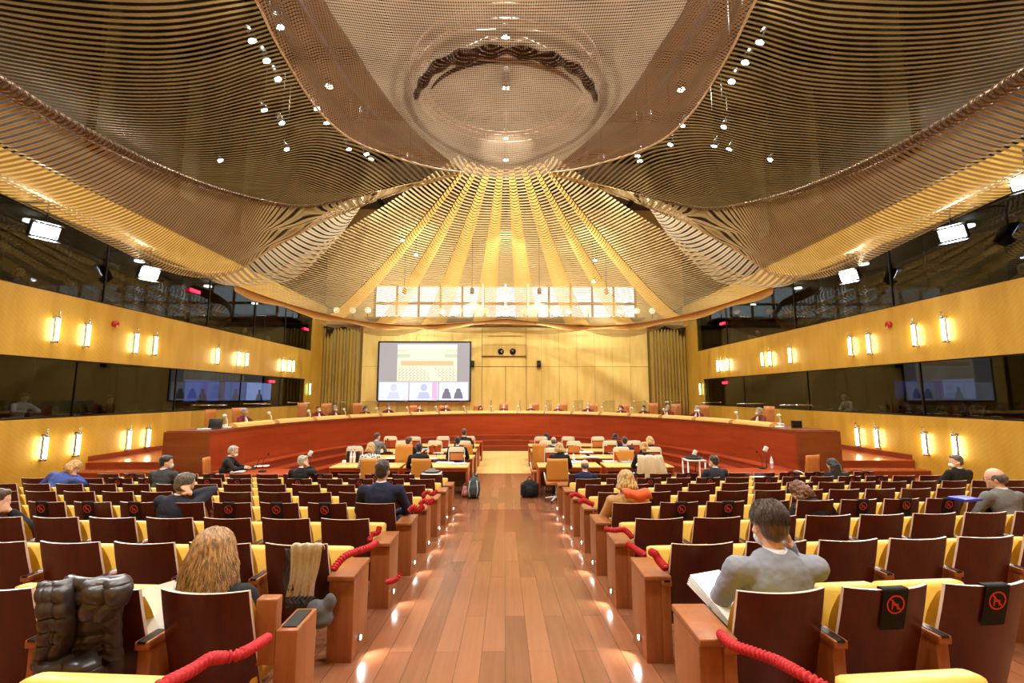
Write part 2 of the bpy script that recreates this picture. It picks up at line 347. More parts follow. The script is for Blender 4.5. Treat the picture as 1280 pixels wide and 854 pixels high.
# ------------------------------------------------------------------ dais, steps, bench
def bc(t, off=0):     # bench ellipse; t 0..PI from left end round to the right
    a, b = 7.6, 11.2
    x = -a*math.cos(t); y = 12+b*math.sin(t); n = Vector((x/a/a, (y-12)/b/b, 0)); n.normalize()
    return Vector((x, y, 0))+n*off
NT = 72; TT = [PI*i/NT for i in range(NT+1)]
def ring_band(mb, o0, o1, z0, z1, mi=0, ts=TT):
    A = [bc(t, o0) for t in ts]; B = [bc(t, o1) for t in ts]; n = len(ts)
    vs = [(p.x,p.y,z0) for p in A]+[(p.x,p.y,z0) for p in B]+[(p.x,p.y,z1) for p in A]+[(p.x,p.y,z1) for p in B]
    fs = []
    for i in range(n-1):
        fs += [(i,i+1,n+i+1,n+i)[::-1], (2*n+i,3*n+i,3*n+i+1,2*n+i+1)[::-1], (i,2*n+i,2*n+i+1,i+1)[::-1], (n+i,n+i+1,3*n+i+1,3*n+i)[::-1]]
    fs += [(0,n,3*n,2*n), (n-1,3*n-1,4*n-1,2*n-1)]
    mb.add(vs, fs, mi); return mb
mb = MB()
# platform outside the ellipse out to the walls and back
out = []
for t in TT:
    p = bc(t, -.02); out.append(p)
N = len(out); vs = []; fs = []
for p in out:
    q = Vector((p.x*1.15, D, 0))
    vs += [(p.x,p.y,DZ), (q.x,q.y,DZ)]
for i in range(N-1): fs.append((2*i,2*i+1,2*i+3,2*i+2)[::-1])
mb.add(vs, fs)
for s in (-1, 1): mb.box(min(s*7.62, s*8.7), max(s*7.62, s*8.7), 11.98, 14, 0, DZ); mb.box(min(s*8.7, s*W), max(s*8.7, s*W), 13.9, 31, 0, DZ-.003)
mb.box(-12.3, 12.3, 30.5, 31, 0, DZ)
structure('platform', mb, M_tread)
for s, nm in ((-1, 'left'), (1, 'right')):      # corner stairs between bench end and side wall
    for i, (yy, z) in enumerate(((13.85, DZ), (13.35, DZ*2/3), (12.85, DZ/3))):
        st = MB(); lo, hi = min(s*7.6, s*W), max(s*7.6, s*W)
        lo, hi = (lo, -8.75) if s < 0 else (8.75, hi); st.box(lo, hi, yy, 14.2, 0, z-.03, 0); st.box(lo, hi, yy-.02, 14.2, z-.03, z+.002*(3-i), 1)
        tag(st.build('platform_step', [M_step, M_tread]), 'wooden %s step up to the platform by the %s wall' % (('top','middle','lowest')[i], nm), 'step', kind='structure')
    sk = MB().box(min(s*W, s*(W-.03)), max(s*W, s*(W-.03)), 13.9, 30.5, DZ, DZ+.16); structure('baseboard_'+nm, sk, M_step)
for i, (o0, z) in enumerate(((-.45, DZ), (-.85, DZ*2/3), (-1.25, DZ/3))):
    mb = MB(); ring_band(mb, o0, .2, 0, z-.035, 0); ring_band(mb, o0-.02, .2, z-.035, z-.003*i, 1)
    tag(mb.build('curved_step', [M_step, M_bench]), 'curved mahogany %s step running round the foot of the judges bench' % ('top','middle','lowest')[i], 'step', kind='structure')
bench = empty('judges_bench', (0, 12, 0), 0, 'long curved red mahogany judges bench facing the public seats', 'bench')
def bparent(o): o.parent = bench; o.matrix_parent_inverse = Matrix.Translation((0,-12,0)); return o
mb = MB(); NSEG = 22
for k in range(NSEG):
    ts = [PI*(k+j/4*.998)/NSEG for j in range(5)]
    ring_band(mb, 0, .06, DZ, 1.62, 0, ts)
bparent(mb.build('front_panel', M_bench))
bparent(ring_band(MB(), -.03, 1.1, 1.62, 1.68).build('counter_top', M_bench2))
bparent(ring_band(MB(), 1.02, 1.08, DZ+.5, 1.62).build('rear_rail', M_bench))
for s in (-1, 1):
    e = MB().box(min(s*7.58, s*8.72), max(s*7.58, s*8.72), 11.93, 12.02, DZ-.02, 1.66); bparent(e.build('end_panel', M_bench2))
# padded leather edges between the microphones
edges = [.055, .13, .2, .27, .335]; ne = 17
pt = [PI*(.028+.944*i/ne) for i in range(ne+1)]
for i in range(ne):
    ts = [pt[i]+(pt[i+1]-pt[i])*(.06+.88*j/8) for j in range(9)]
    mb = MB(); sec = []
    for t in ts:
        c = bc(t, .14); nrm = (bc(t, 1)-bc(t, 0)).normalized()
        sec.append([c+nrm*(math.cos(a)*.17)+Vector((0,0,1.69+.13*math.sin(a) if math.sin(a) > 0 else 1.685)) for a in [PI*q/8 for q in range(9)]])
    mb.grid(sec, 0); n9 = len(sec[0]); mb.add(sec[0], [tuple(range(n9))]); mb.add(sec[-1], [tuple(range(n9))[::-1]])
    lab = 'padded tan leather edge strip on the bench, %s from its left end' % ORD[i]
    tag(mb.build('leather_pad', M_pad), lab, 'pad', 'leather edge pads along the judges bench')
# ------------------------------------------------------------------ curtains
for s, nm in ((-1, 'left'), (1, 'right')):
    G = []; n = 130
    for i in range(n+1):
        u = i/n; x = s*(9.85+(W-.05-9.85)*u); ph = u*2*PI*11
        y = D-.28+.1*math.sin(ph)+.03*math.sin(2.3*ph+1)
        G.append([Vector((x+.015*math.sin(ph*3), y+.02*math.sin(z*1.3+i*.3), z)) for z in (DZ+.02, 2, 3.5, 5, 7.1)])
    mb = MB(); mb.grid(G); c = mb.build('curtain', M_curtain); md = c.modifiers.new('th', 'SOLIDIFY'); md.thickness = .02
    tag(c, 'tall pleated olive gold curtain beside the %s end of the front wall' % nm, 'curtain')
    tag(MB().box(min(s*9.8, s*W), max(s*9.8, s*W), D-.4, D-.2, 7.1, 7.2).build('curtain_rail', M_darkmetal), 'dark rail carrying the %s curtain' % nm, 'rail')
# ------------------------------------------------------------------ projection screen, clocks, speakers
sc = empty('projection_screen', (-5.45, D-.35, 2.2), 0, 'large framed projection screen on the front wall showing a video conference', 'screen')
sx0, sx1, sz0, sz1 = -8.5+5.45, -2.42+5.45, .05, 3.92
fr = MB(); fr.box(sx0-.1, sx1+.1, 0, .08, sz0-.1, sz0); fr.box(sx0-.1, sx1+.1, 0, .08, sz1, sz1+.1); fr.box(sx0-.1, sx0, 0, .08, sz0, sz1); fr.box(sx1, sx1+.1, 0, .08, sz0, sz1)
fr.build('frame', M_black, sc)
def scr(name, x0, x1, z0, z1, rgb, e, y=.03, parent=sc):
    w = sx1-sx0; h = sz1-sz0
    m = mat('screen_%d_%d_%d_%.1f' % (*rgb, e), (20,20,20), .5, emit=e, ecol=rgb)
    return MB().box(sx0+w*x0, sx0+w*x1, y, y+.01, sz0+h*z0, sz0+h*z1).build(name, m, parent)
SE = 1.25
scr('screen_surface', 0, 1, 0, 1, (186, 178, 178), SE*.8, .04)
pic = scr('courtroom_picture', .2, .86, .33, .97, (250, 236, 205), SE)
w = sx1-sx0; h = sz1-sz0
def sx(u): return sx0+w*u
def sz(v): return sz0+h*v
for (u0,u1,v0,v1,c) in ((.2,.86,.92,.97,(250,248,240)),(.2,.34,.74,.8,(205,210,180)),(.72,.86,.74,.8,(205,210,180)),(.2,.32,.84,.88,(215,215,190)),(.74,.86,.84,.88,(215,215,190)),(.24,.82,.6,.68,(240,190,140))):
    scr('picture_band', u0, u1, v0, v1, c, SE, .025, pic)
mb = MB()
for r in range(9):
    for q in range(16):
        u = .21+q*.04+(.01 if r % 2 else 0); v = .345+r*.026
        if abs(u-.56+ (v-.5)*.35) < .055: continue
        mb.box(sx(u), sx(u)+.13*(1-.04*r), .02, .028, sz(v), sz(v)+.045)
mb.build('picture_seats', mat('screen_seats', (20,20,20), emit=SE*.75, ecol=(226,160,150)), pic)
for j, (a, b) in enumerate(((.01,.33),(.34,.655),(.665,.985))):
    tl = scr('video_tile', a, b, .0, .315, (226, 228, 245), SE)
    if j == 1: scr('tile_stripe', .59, .645, .01, .31, (228, 178, 215), SE, .025, tl)
    mb = MB(); cs = {0: [.17], 1: [.5], 2: [.75, .88]}[j]
    for c in cs:
        k = 1 if j < 2 else .75
        mb.prism([(sx(c)+k*.22*math.cos(q), sz(.22 if j<2 else .16)+k*.24*math.sin(q)) for q in [2*PI*i/14 for i in range(14)]], 0, .008, 0, Matrix(((1,0,0,0),(0,0,1,.02),(0,1,0,0),(0,0,0,1))))
        mb.prism([(sx(c)-.42*k, sz(.03)), (sx(c)+.42*k, sz(.03)), (sx(c)+.3*k, sz(.14)), (sx(c)-.3*k, sz(.14))], 0, .008, 0, Matrix(((1,0,0,0),(0,0,1,.02),(0,1,0,0),(0,0,0,1))))
    mb.build('speaker_silhouette', mat('screen_sil%d' % j, (20,20,20), emit=SE, ecol=((205,208,228),(190,194,222),(120,116,130))[j]), tl)
for px, nm, hh in ((626, 'left', (2.2, 1.0)), (641, 'right', (.3, -.6))):
    p = P(px, 439.5, y=D-.06); c = empty('wall_clock', p, 0, 'round black wall clock with white hands, %s of the pair' % nm, 'clock', 'wall clocks above the centre door')
    MB().cyl((0,.05,0), (0,0,0), .21, 28).build('clock_face', M_black, c)
    for a, l in zip(hh, (.13, .17)):
        mb = MB(); mb.cyl((0,-.01,0), (l*math.sin(a),-.01,l*math.cos(a)), .012, 6); mb.build('hand', M_white, c)
for px, nm in ((590.5, 'left'), (673.5, 'right')):
    p = P(px, 455, y=D-.15); c = empty('wall_speaker', p, 0, 'small black loudspeaker on the front wall, %s of the clocks' % nm, 'speaker', 'loudspeakers on the front wall')
    MB().rbox(-.13,.13,-.12,.12,-.22,.22,.02).build('cabinet', M_black, c); MB().box(-.04,.04,.1,.2,-.05,.05).build('bracket', M_darkmetal, c)
    MB().cyl((0,-.12,-.05),(0,-.128,-.05),.09,16).build('driver', mat('driver_grey', (50,50,52), .6), c)
for px in (411, 853):
    p = P(px, 413, y=D-.6); tag(MB().rbox(p.x-.18,p.x+.18,p.y,p.y+.3,p.z-.12,p.z+.12,.03).build('ceiling_camera', M_black), 'black camera box up in the %s front corner' % ('left' if px < 600 else 'right'), 'camera')
# ------------------------------------------------------------------ wall lamps
def wall_lamp(px, py, s, lab, grp, green=False, hh=.36):
    p = P(px, py, x=s*(W-.11)); o = empty('wall_lamp', (s*W, p.y, p.z), 0, lab, 'lamp', grp)
    MB().cyl((-s*.11,0,-hh), (-s*.11,0,hh), .04, 14).build('glass_tube', M_lampgreen if green else M_lampglass, o)
    for z in (-hh, hh): MB().cyl((-s*.11,0,z-.035), (-s*.11,0,z+.035), .05, 14).build('end_cap', M_chrome, o)
    mb = MB(); mb.cyl((-s*.11,0,hh), (-s*.11,0,hh+.14), .014, 8); mb.ell((-s*.11,0,hh+.15),.03,.03,.03)
    mb.cyl((0,0,hh),(-s*.11,0,hh),.015,8); mb.cyl((0,0,-hh),(-s*.11,0,-hh),.015,8); mb.box(-.01,.01,-.05,.05,-hh-.04,hh+.04); mb.build('bracket', M_chrome, o)
    return o
for s, nm, rows in ((-1, 'left', {'lower': [(57,560),(98,556),(162,550),(186,547.5)], 'upper': [(72,412),(110.5,419),(171,429),(195,432),(272.5,445),(299,448.5),(309,449.5),(354,457),(362,457.5),(367,458)]}),
                    (1, 'right', {'lower': [(1193,559),(1155,555),(1095,548),(1071,546)], 'upper': [(1179,412),(1142,419),(1085,430),(1062,433),(987,444.5),(962,448.5),(952.5,449.5),(909,456),(901,457),(897,457.5)]})):
    for rw, L in rows.items():
        for i, (px, py) in enumerate(L):
            wall_lamp(px, py, s, 'lit tube lamp on the %s wall %s, %s from the camera' % (nm, 'beneath the lower windows' if rw == 'lower' else 'between the two window bands', ORD[i]), 'tube lamps on the side walls', hh=.31 if rw == 'lower' else .33)
    wall_lamp(387.5 if s < 0 else 875, 486.5, s, 'green tinted tube lamp at the far end of the %s wall, beside the curtain' % nm, 'tube lamps on the side walls', True, .36)
    for px, py in ((144, 405), ) if s < 0 else ((1111, 406),):
        p = P(px, py, x=s*(W-.03)); mb = MB(); mb.cyl((p.x+s*.03,p.y,p.z),(p.x-s*.05,p.y,p.z),.1,14); tag(mb.build('fire_beacon', mat('beacon_red', (190,40,30), .4)), 'small red fire alarm beacon under the upper windows of the %s wall' % nm, 'alarm')
# floodlights hung in front of the upper windows
for i, (px, py, s, e, nm) in enumerate(((57, 289, -1, 1, 'nearer, larger lit floodlight with barn doors'), (187, 342, -1, 1, 'farther brightly glowing floodlight'), (1190, 292, 1, 1, 'nearer, larger brightly glowing floodlight'), (1061, 345, 1, 1, 'farther lit floodlight'), (1284, 226, 1, 0, 'floodlight cut by the frame edge'))):
    p = P(px, py, x=s*(W-.7)); o = empty('floodlight', p, 0, nm+' on the %s wall' % ('left' if s < 0 else 'right'), 'floodlight', 'floodlights on the side walls')
    tgt = Vector((s*1.5, p.y-5, 1.0)); q = (tgt-p).to_track_quat('-Z', 'Y'); R = q.to_matrix().to_4x4()
    mb = MB(); mb.box(-.28,.28,-.18,.18,0,.16,0,R); mb.build('housing', M_black, o)
    MB().box(-.25,.25,-.15,.15,-.01,0,0,R).build('lens', M_flood, o)
    for a, b_, c, d in ((-.3,.3,.2,.22),(-.3,.3,-.22,-.2)): MB().box(a,b_,c,d,-.14,.05,0,R).build('barn_door', M_black, o)
    mb = MB(); mb.cyl((0,0,.1),(0,0,.75),.02,8); mb.cyl((0,0,.75),(s*.69,0,.75),.02,8); mb.build('yoke', M_black, o)
    if e:
        l = light('flood_lamp', 'AREA', R @ Vector((0,0,-.03)), 210, (.97,.97,1), .45, parent=o); l.rotation_euler = q.to_euler(); l.data.spread = math.radians(150)
# ------------------------------------------------------------------ woven metal canopy
can = empty('mesh_canopy', (0, 12, 10.6), 0, 'huge draped golden woven metal mesh canopy hung over the whole courtroom', 'canopy')
IC = Matrix.Translation((0, -12, -10.6))
def cpart(G, name, m, qf):
    uvs = []; mb = MB(); mb.grid(G)
    nu, nv = len(G), len(G[0])
    for i in range(nu):
        for j in range(nv): uvs.append(qf(G[i][j], i, j))
    o = mb.build(name, m, can, uvs); o.matrix_parent_inverse = IC; return o
def mir(L, s): return [Vector((p.x*(-s), p.y, p.z)) for p in L]     # curves are traced for the left side, s=-1 keeps it
def cur(pts, n=60): return crom(pts, n)
cA = cur([P(a, b, z=10.6) for a, b in ((300,-260),(370,-90),(405,0),(440,55),(475,110),(520,165),(580,215.5))])
cB = cur([P(a, b, z=z) for a, b, z in ((130,-260,11.2),(270,-90,11.2),(320,0,11.15),(352,65,11.1),(400,140,11),(450,180,10.9),(530,207,10.7),(580,215.5,10.6))])
cC = cur([P(a, b, x=x) for a, b, x in ((-330,-60,-9.9),(-140,20,-9.8),(0,105,-9.7),(75,150,-9.6),(150,188,-9.5),(210,215,-9.5),(270,237,-9.4),(330,252,-9),(380,258,-7.6),(440,247,-5.6),(500,232,-3.8),(580,215.5,-1.52))])
cD = cur([P(a, b, x=x) for a, b, x in ((-330,70,-11.5),(-140,155,-11.5),(0,225,-11.5),(75,262,-11.5),(150,300,-11.5),(210,330,-11.5),(260,341,-11.5),(300,336,-10.8),(325,320,-10),(375,290,-8),(415,262,-6.8),(460,243,-5),(580,215.5,-1.5))])
cE0 = cur([P(a, b, x=x) for a, b, x in ((225,334,-11.5),(260,341,-11.5),(300,336,-10.8),(325,320,-10),(375,290,-8),(415,262,-6.8),(460,243,-5))], 40)
cE1 = cur([P(a, b, x=x) for a, b, x in ((262,341,-11.7),(285,350,-11.6),(310,356,-11.4),(350,354,-10.6),(380,340,-9.6),(425,295,-7.8),(460,245,-5.4))], 40)
ns = lambda v, f=.5: noise.noise(v*f)
# centre panel: left edge curve to its mirror image, gently sagging
G = []
for p in cA:
    row = []
    for j in range(41):
        u = j/40*2-1; q = Vector((-p.x*u, p.y, p.z)); q.z += .25*u*u-.25+.12*ns(q, .6)*(1-u*u)
        row.append(q)
    G.append(row)
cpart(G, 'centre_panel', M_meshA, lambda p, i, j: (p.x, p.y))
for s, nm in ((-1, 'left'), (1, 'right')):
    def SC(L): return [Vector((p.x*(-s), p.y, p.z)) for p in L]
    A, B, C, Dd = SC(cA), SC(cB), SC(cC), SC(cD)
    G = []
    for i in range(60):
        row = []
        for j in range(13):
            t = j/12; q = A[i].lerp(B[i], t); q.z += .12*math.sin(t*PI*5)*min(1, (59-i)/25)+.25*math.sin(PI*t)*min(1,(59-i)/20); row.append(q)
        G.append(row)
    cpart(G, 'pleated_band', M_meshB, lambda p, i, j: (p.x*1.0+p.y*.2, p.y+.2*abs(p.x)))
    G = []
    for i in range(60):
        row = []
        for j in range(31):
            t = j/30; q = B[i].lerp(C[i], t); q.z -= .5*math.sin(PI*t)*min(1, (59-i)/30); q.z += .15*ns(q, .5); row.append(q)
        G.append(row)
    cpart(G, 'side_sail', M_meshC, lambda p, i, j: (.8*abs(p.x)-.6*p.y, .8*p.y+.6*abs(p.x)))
    # drape: from fold to rim, with three soft rolls
    G = []
    for i in range(60):
        row = []
        for j in range(37):
            t = j/36; q = C[i].lerp(Dd[i], t); f = min(1, (59-i)/12)
            d = .38*abs(math.sin(PI*t*2.5))*f
            q += Vector((-s*d*.5*(1 if 0 else -1), 0, -d*.55)); q.z -= .35*math.sin(PI*t)*f; row.append(q)
        G.append(row)
    cpart(G, 'side_drape', M_meshD, lambda p, i, j: (abs(p.x), p.y-max(-.9, min(.6, .5-.29*(p.y-13)))*(11.5-abs(p.x))))
    # dark bunched fold rope between sail and drape
    mb = MB(); mb.tube([c+Vector((0,0,.0)) for c in C[:50]], .14, 8, rf=lambda t: .17*(1-t)+.03)
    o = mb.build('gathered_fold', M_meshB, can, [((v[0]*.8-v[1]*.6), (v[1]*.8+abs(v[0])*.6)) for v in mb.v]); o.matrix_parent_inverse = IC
    # curled front roll
    E0, E1 = SC(cE0), SC(cE1); G = []
    for i in range(40):
        row = []
        for j in range(15):
            t = j/14; q = E0[i].lerp(E1[i], t); q.z -= .25*math.sin(PI*t)*min(1, (39-i)/10, (i+1)/6); row.append(q)
        G.append(row)
    cpart(G, 'front_roll', M_meshR, lambda p, i, j: (j*.1, i*.2))
    hem = MB(); hem.tube(Dd, .025, 6); o = hem.build('rim_hem', mat('hem_gold', (214, 176, 112), .4, .6), can); o.matrix_parent_inverse = IC
    hem = MB(); hem.tube(B, .035, 6); o = hem.build('band_hem', mat('hem_pale', (236, 220, 190), .4, .5), can); o.matrix_parent_inverse = IC
# dark gathered arc where the mesh bunches round the centre ring
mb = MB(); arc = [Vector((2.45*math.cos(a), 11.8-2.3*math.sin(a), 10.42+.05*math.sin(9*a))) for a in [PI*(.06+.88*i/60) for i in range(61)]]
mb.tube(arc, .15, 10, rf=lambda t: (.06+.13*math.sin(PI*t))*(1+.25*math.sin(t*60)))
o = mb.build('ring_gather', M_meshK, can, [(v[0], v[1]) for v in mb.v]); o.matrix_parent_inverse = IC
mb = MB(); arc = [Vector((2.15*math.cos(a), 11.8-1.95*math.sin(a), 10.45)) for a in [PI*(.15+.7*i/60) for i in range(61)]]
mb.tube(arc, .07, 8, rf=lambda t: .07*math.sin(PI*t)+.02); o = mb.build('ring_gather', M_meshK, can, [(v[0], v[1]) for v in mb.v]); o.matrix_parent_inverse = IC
# front fan
def fan_pt(phi, t):
    top = Vector((1.7*math.cos(phi), 16.1+1.0*math.sin(phi), 11.5))
    zr = CH+4.62-.55*math.sin(phi*1.0)**1*max(0, math.sin(2*min(phi, PI-phi)))+.42*max(0, math.sin(phi))**6
    rim = Vector((11.4*math.cos(phi), 19.0+10.8*math.sin(phi), zr))
    q = top.lerp(rim, t); q.z = rim.z+(top.z-rim.z)*(1-t)**1.3
    return q
bands = [(0,3.5,'S'),(3.5,11,'T'),(11,20,'S'),(20,28,'T'),(28,37,'S'),(37,43,'T'),(43,53,'S'),(53,58,'T'),(58,74,'S'),(74,90,'S')]
k = 0
for s in (-1, 1):
    for a0, a1, ty in bands:
        G = []; n = max(3, int((a1-a0)/1.5)+1)
        for i in range(n+1):
            phi = PI/2 - s*math.radians(a0+(a1-a0)*i/n); row = []
            for j in range(41):
                q = fan_pt(phi, j/40)
                if ty == 'T': q.z -= .22*math.sin(PI*i/n)*math.sin(PI*j/40)
                else: q.z += .06
                row.append(q)
            G.append(row)
        o = cpart(G, 'fan_panel', M_meshT if ty == 'T' else M_meshS, lambda p, i, j: (math.atan2(p.x, p.y-16)*8, math.hypot(p.x, (p.y-16))))
# rim band of the fan
G = []
for i in range(121):
    phi = PI*i/120; q = fan_pt(phi, 1)
    G.append([q, q+Vector((0,0,.05))+(Vector((0,19,q.z))-q).normalized()*-.12, q+Vector((0,0,-.3-.08*math.sin(i*.45)))+(Vector((0,19,q.z))-q).normalized()*-.05])
cpart(G, 'fan_rim', mat('rim_satin', (206, 164, 96), .45, .5), lambda p, i, j: (p.x, p.z))
# scalloped swags below the rim
for i, (x0, x1, y0, dz) in enumerate(((-11.3,-8.9,26.2,.55),(-10.6,-4.6,28.4,.75),(-6.2,2.0,29.6,.4),(-1.4,6.0,29.6,.45),(4.4,10.4,28.4,.8),(9.0,11.4,26.2,.55))):
    G = []
    for a in range(25):
        u = a/24; x = x0+(x1-x0)*u; row = []
        for b_ in range(9):
            v = b_/8; drop = dz*math.sin(PI*u)**.8*v
            row.append(Vector((x, y0+.5*v+.3*math.sin(PI*u), CH+4.62-drop-.1+.15*(1-v))))
        G.append(row)
    cpart(G, 'swag', mesh_mat('mesh_swag', (170,140,90), (214,190,140), .06, .55, .06, .3) if 'mesh_swag' not in MATS else MATS['mesh_swag'], lambda p, i, j: (p.x, p.z))
# round truss ring resting above the centre panel, with spokes
rg = empty('ceiling_ring', (0, 11.8, 10.95), 0, 'brown circular truss ring seen through the centre of the mesh canopy', 'ring')
mbr = MB(); n = 72
for rr, zz in ((2.5, 0), (2.28, .22), (2.6, .3)):
    mbr.tube([(rr*math.cos(2*PI*i/n), rr*math.sin(2*PI*i/n), zz) for i in range(n+1)], .045, 6)
mbr.build('ring_tubes', mat('ring_copper', (104, 62, 34), .4, .5), rg)
mbr = MB()
for i in range(48):
    a = 2*PI*i/48; b2 = a+PI/48; mbr.cyl((2.5*math.cos(a),2.5*math.sin(a),0),(2.28*math.cos(b2),2.28*math.sin(b2),.22),.02,5); mbr.cyl((2.28*math.cos(b2),2.28*math.sin(b2),.22),(2.6*math.cos(a),2.6*math.sin(a),.3),.02,5)
mbr.build('ring_lattice', MATS['ring_copper'], rg)
for i in range(10):
    a = 2*PI*(i+.5)/10; MB().cyl((2.4*math.cos(a),2.4*math.sin(a),.2),(.5*math.cos(a),.5*math.sin(a),1.6),.02,5).build('spoke', MATS['ring_copper'], rg)
# spotlights above the mesh
SPOTS = [(315,50,11.9),(333,75,11.9),(347,98,11.9),(408,153,12.2),(396,135,12.2),(350,33,12.4),(436,186,11.8),(458,192,11.8),(950,52,11.9),(932,77,11.9),(915,101,11.9),(853,156,12.2),(838,180,12.2),(797,194,12.0),(632,46,12.0),(632,172,13),
         (905,158,12.5),(893,182,12.2),(912,186,12.2),(963,199,12.0),(330,137,12.4),(352,153,12.2),(275,200,12.2),(358,186,12.2),(520,318,10.5),(503,300,10.5),(744,325,10.5),(742,352,10)]
ORDX = ORD+['nineteenth','twentieth','twenty-first','twenty-second','twenty-third','twenty-fourth','twenty-fifth','twenty-sixth','twenty-seventh','twenty-eighth']
for i, (px, py, z) in enumerate(SPOTS):
    p = P(px, py, z=z)
    if p.y > 32: p = P(px, py, y=26+.3*(i % 5))
    o = empty('stage_spotlight', p, 0, 'lit spotlight seen through the mesh canopy, %s counted from the left edge of the photo' % ORDX[sorted(SPOTS).index((px,py,z))], 'spotlight', 'spotlights above the mesh canopy')
    tgt = Vector((p.x*.3, min(p.y+2, 22), 0)); q = (tgt-p).to_track_quat('-Z','Y'); R = q.to_matrix().to_4x4()
    MB().tube([R @ Vector((0,0,-.02)), R @ Vector((0,0,.35))], .12, 12, rf=lambda t: .13-.05*t).build('housing', M_black, o)
    MB().cyl(R @ Vector((0,0,-.035)), R @ Vector((0,0,-.022)), .1, 12).build('lens', M_spotlens, o)
    MB().cyl((0,0,.1), (0,0,min(15.9-p.z, 3)), .02, 6).build('hanger', M_darkmetal, o)
# lights standing on the ledge in front of the clerestory
for i, px in enumerate((552, 574, 592, 607, 632, 655, 672, 690, 712, 735, 460, 441, 776, 796, 815, 421)):
    p = P(px, 386 if 500 < px < 760 else 384, y=31.8); p.z = 8.0
    o = empty('ledge_lamp', p, 0, 'small globe lamp on the ledge below the clerestory windows, %s of the row' % ORD[sorted((552,574,592,607,632,655,672,690,712,735,460,441,776,796,815,421)).index(px)], 'lamp', 'globe lamps on the high ledge')
    MB().ell((0,0,.55), .22,.22,.22, u=14, v=10).build('globe', mat('ledge_globe', (235, 215, 180), .3, emit=1.2), o); MB().cyl((0,0,0),(0,0,.35),.03,8).build('stem', M_darkmetal, o)
structure('ledge', MB().box(-9.8, 9.8, 31.3, 33, 7.9, 8.0), mat('ledge_wood', (150, 104, 50), .4))
# vertical light bars in front of the clerestory
for px, s in ((632, 1), (604, 1), (660, 1)):
    p = P(px, 350, y=32.3); tag(MB().box(p.x-.07, p.x+.07, 32.2, 32.35, 8.3, 10.6).build('light_bar', mat('bar_white', (250,245,235), .4, emit=1.5)), 'vertical white light bar before the clerestory, %s of three' % {604:'left',632:'middle',660:'right'}[px], 'lamp', 'white bars before the clerestory')
# ------------------------------------------------------------------ auditorium seats
def seat_proto():
    r = empty('auditorium_seat', (0,0,0))
    # back shell: curved plywood, leaning towards the camera; origin on floor under the top of the back
    mb = MB(); nx, nz = 13, 9; front = []; back = []
    for j in range(nz):
        v = j/(nz-1); z = .2+.64*v; y = .17*(1-v)**1.1; hw = .255-.012*v
        if v > .97: pass
        front.append([Vector((hw*(2*i/(nx-1)-1), y+.018+.055*(2*i/(nx-1)-1)**2, z)) for i in range(nx)])
        back.append([Vector((hw*(2*i/(nx-1)-1), y+.055*(2*i/(nx-1)-1)**2, z)) for i in range(nx)])
    mb.grid(back, 0); mb.grid([list(reversed(r_)) for r_ in front], 2)
    for rowb, rowf in ((back[-1], front[-1]),): mb.grid([rowb, rowf], 1, False)
    mb.grid([[b[-1] for b in back], [f[-1] for f in front]], 1, False); mb.grid([[f[0] for f in front], [b[0] for b in back]], 1, False)
    mb.grid([front[0], back[0]], 0, False)
    mb.build('backrest', [M_back, M_edge, M_cush], r)
    mb = MB(); rows = []
    for j in range(9):
        a = PI*j/8; rows.append([Vector((x, .055+.17*(1-.8)+.045*math.sin(a)+.03*(x/.23)**2+.1*(1-(z_-.4)/.38)*1, z_)) for x in (-.225,-.12,0,.12,.225) for z_ in (.4+.38*(1-j/8),)])
    mb.grid(rows); mb.build('back_cushion', M_cush, r)
    return r
def seat_parts(r):
    mb = MB(); M = Matrix.Translation((0,.40,.28)) @ Matrix.Rotation(-.16, 4, 'X')
    mb.rbox(-.285,.285,-.055,.055,-.04,.42,.035,0,M); mb.rbox(-.25,.25,.05,.072,.02,.4,.01,1,M); mb.build('folded_seat', [M_cush, M_arm], r)
    mb = MB(); mb.rbox(-.338,-.268,.05,.36,-.02,.54,.008,0); mb.build('side_panel', M_arm, r)
    mb = MB(); mb.rbox(-.342,-.264,.03,.38,.54,.585,.008,0); cap = mb.build('armrest', M_arm, r)
    MB().box(-.325,-.281,.028,.2,.575,.588).build('armrest_slot', M_black, cap)
def seat_down():
    r = seat_proto()
    mb = MB(); mb.rbox(-.25,.25,.17,.6,.3,.4,.03); mb.build('seat_cushion', M_cush, r)
    mb = MB(); mb.rbox(-.338,-.268,.05,.36,-.02,.54,.008,0); mb.build('side_panel', M_arm, r)
    mb = MB(); mb.rbox(-.342,-.264,.03,.38,.54,.585,.008,0); cap = mb.build('armrest', M_arm, r)
    MB().box(-.325,-.281,.028,.2,.575,.588).build('armrest_slot', M_black, cap)
    return r
protoA = seat_proto(); seat_parts(protoA); protoB = seat_down(); usedA = usedB = False
def seat_xy(k, j, s):
    y0 = 2.6+1.07*k
    x = s*(1.6+.6*j); 
    if s > 0: x += {0: -.13, 1: -.09, 2: -.06, 3: -.04}.get(k, 0)
    if s < 0 and k == 0: x -= 0.0
    return x, y0+.07*(abs(x)-3.0)*(1.15 if s > 0 else .8)
SEATS = {}
occupied = {}   # filled by people: (k, j, s)
OCC = {(0,0,1),(0,0,-1),(3,0,-1),(3,0,1),(3,4,-1),(6,5,-1),(6,11,-1),(7,3,-1),(7,3,1),(7,6,1),(3,4,1),(6,12,1),(3,8,1),(7,0,1),(2,6,-1)}
rown = ['row nearest the camera','second row from the camera','third row from the camera','fourth row from the camera','fifth row from the camera','sixth row from the camera','seventh row from the camera','row farthest from the camera']
EMB = {(0,1,1),(0,2,1),(3,1,-1),(3,2,-1),(3,3,-1),(3,5,-1),(3,6,-1),(3,7,-1),(3,1,1),(3,2,1),(3,3,1),(3,5,1),(3,6,1),(3,7,1),(3,0,-1)}
EMB -= {(3,0,-1)}
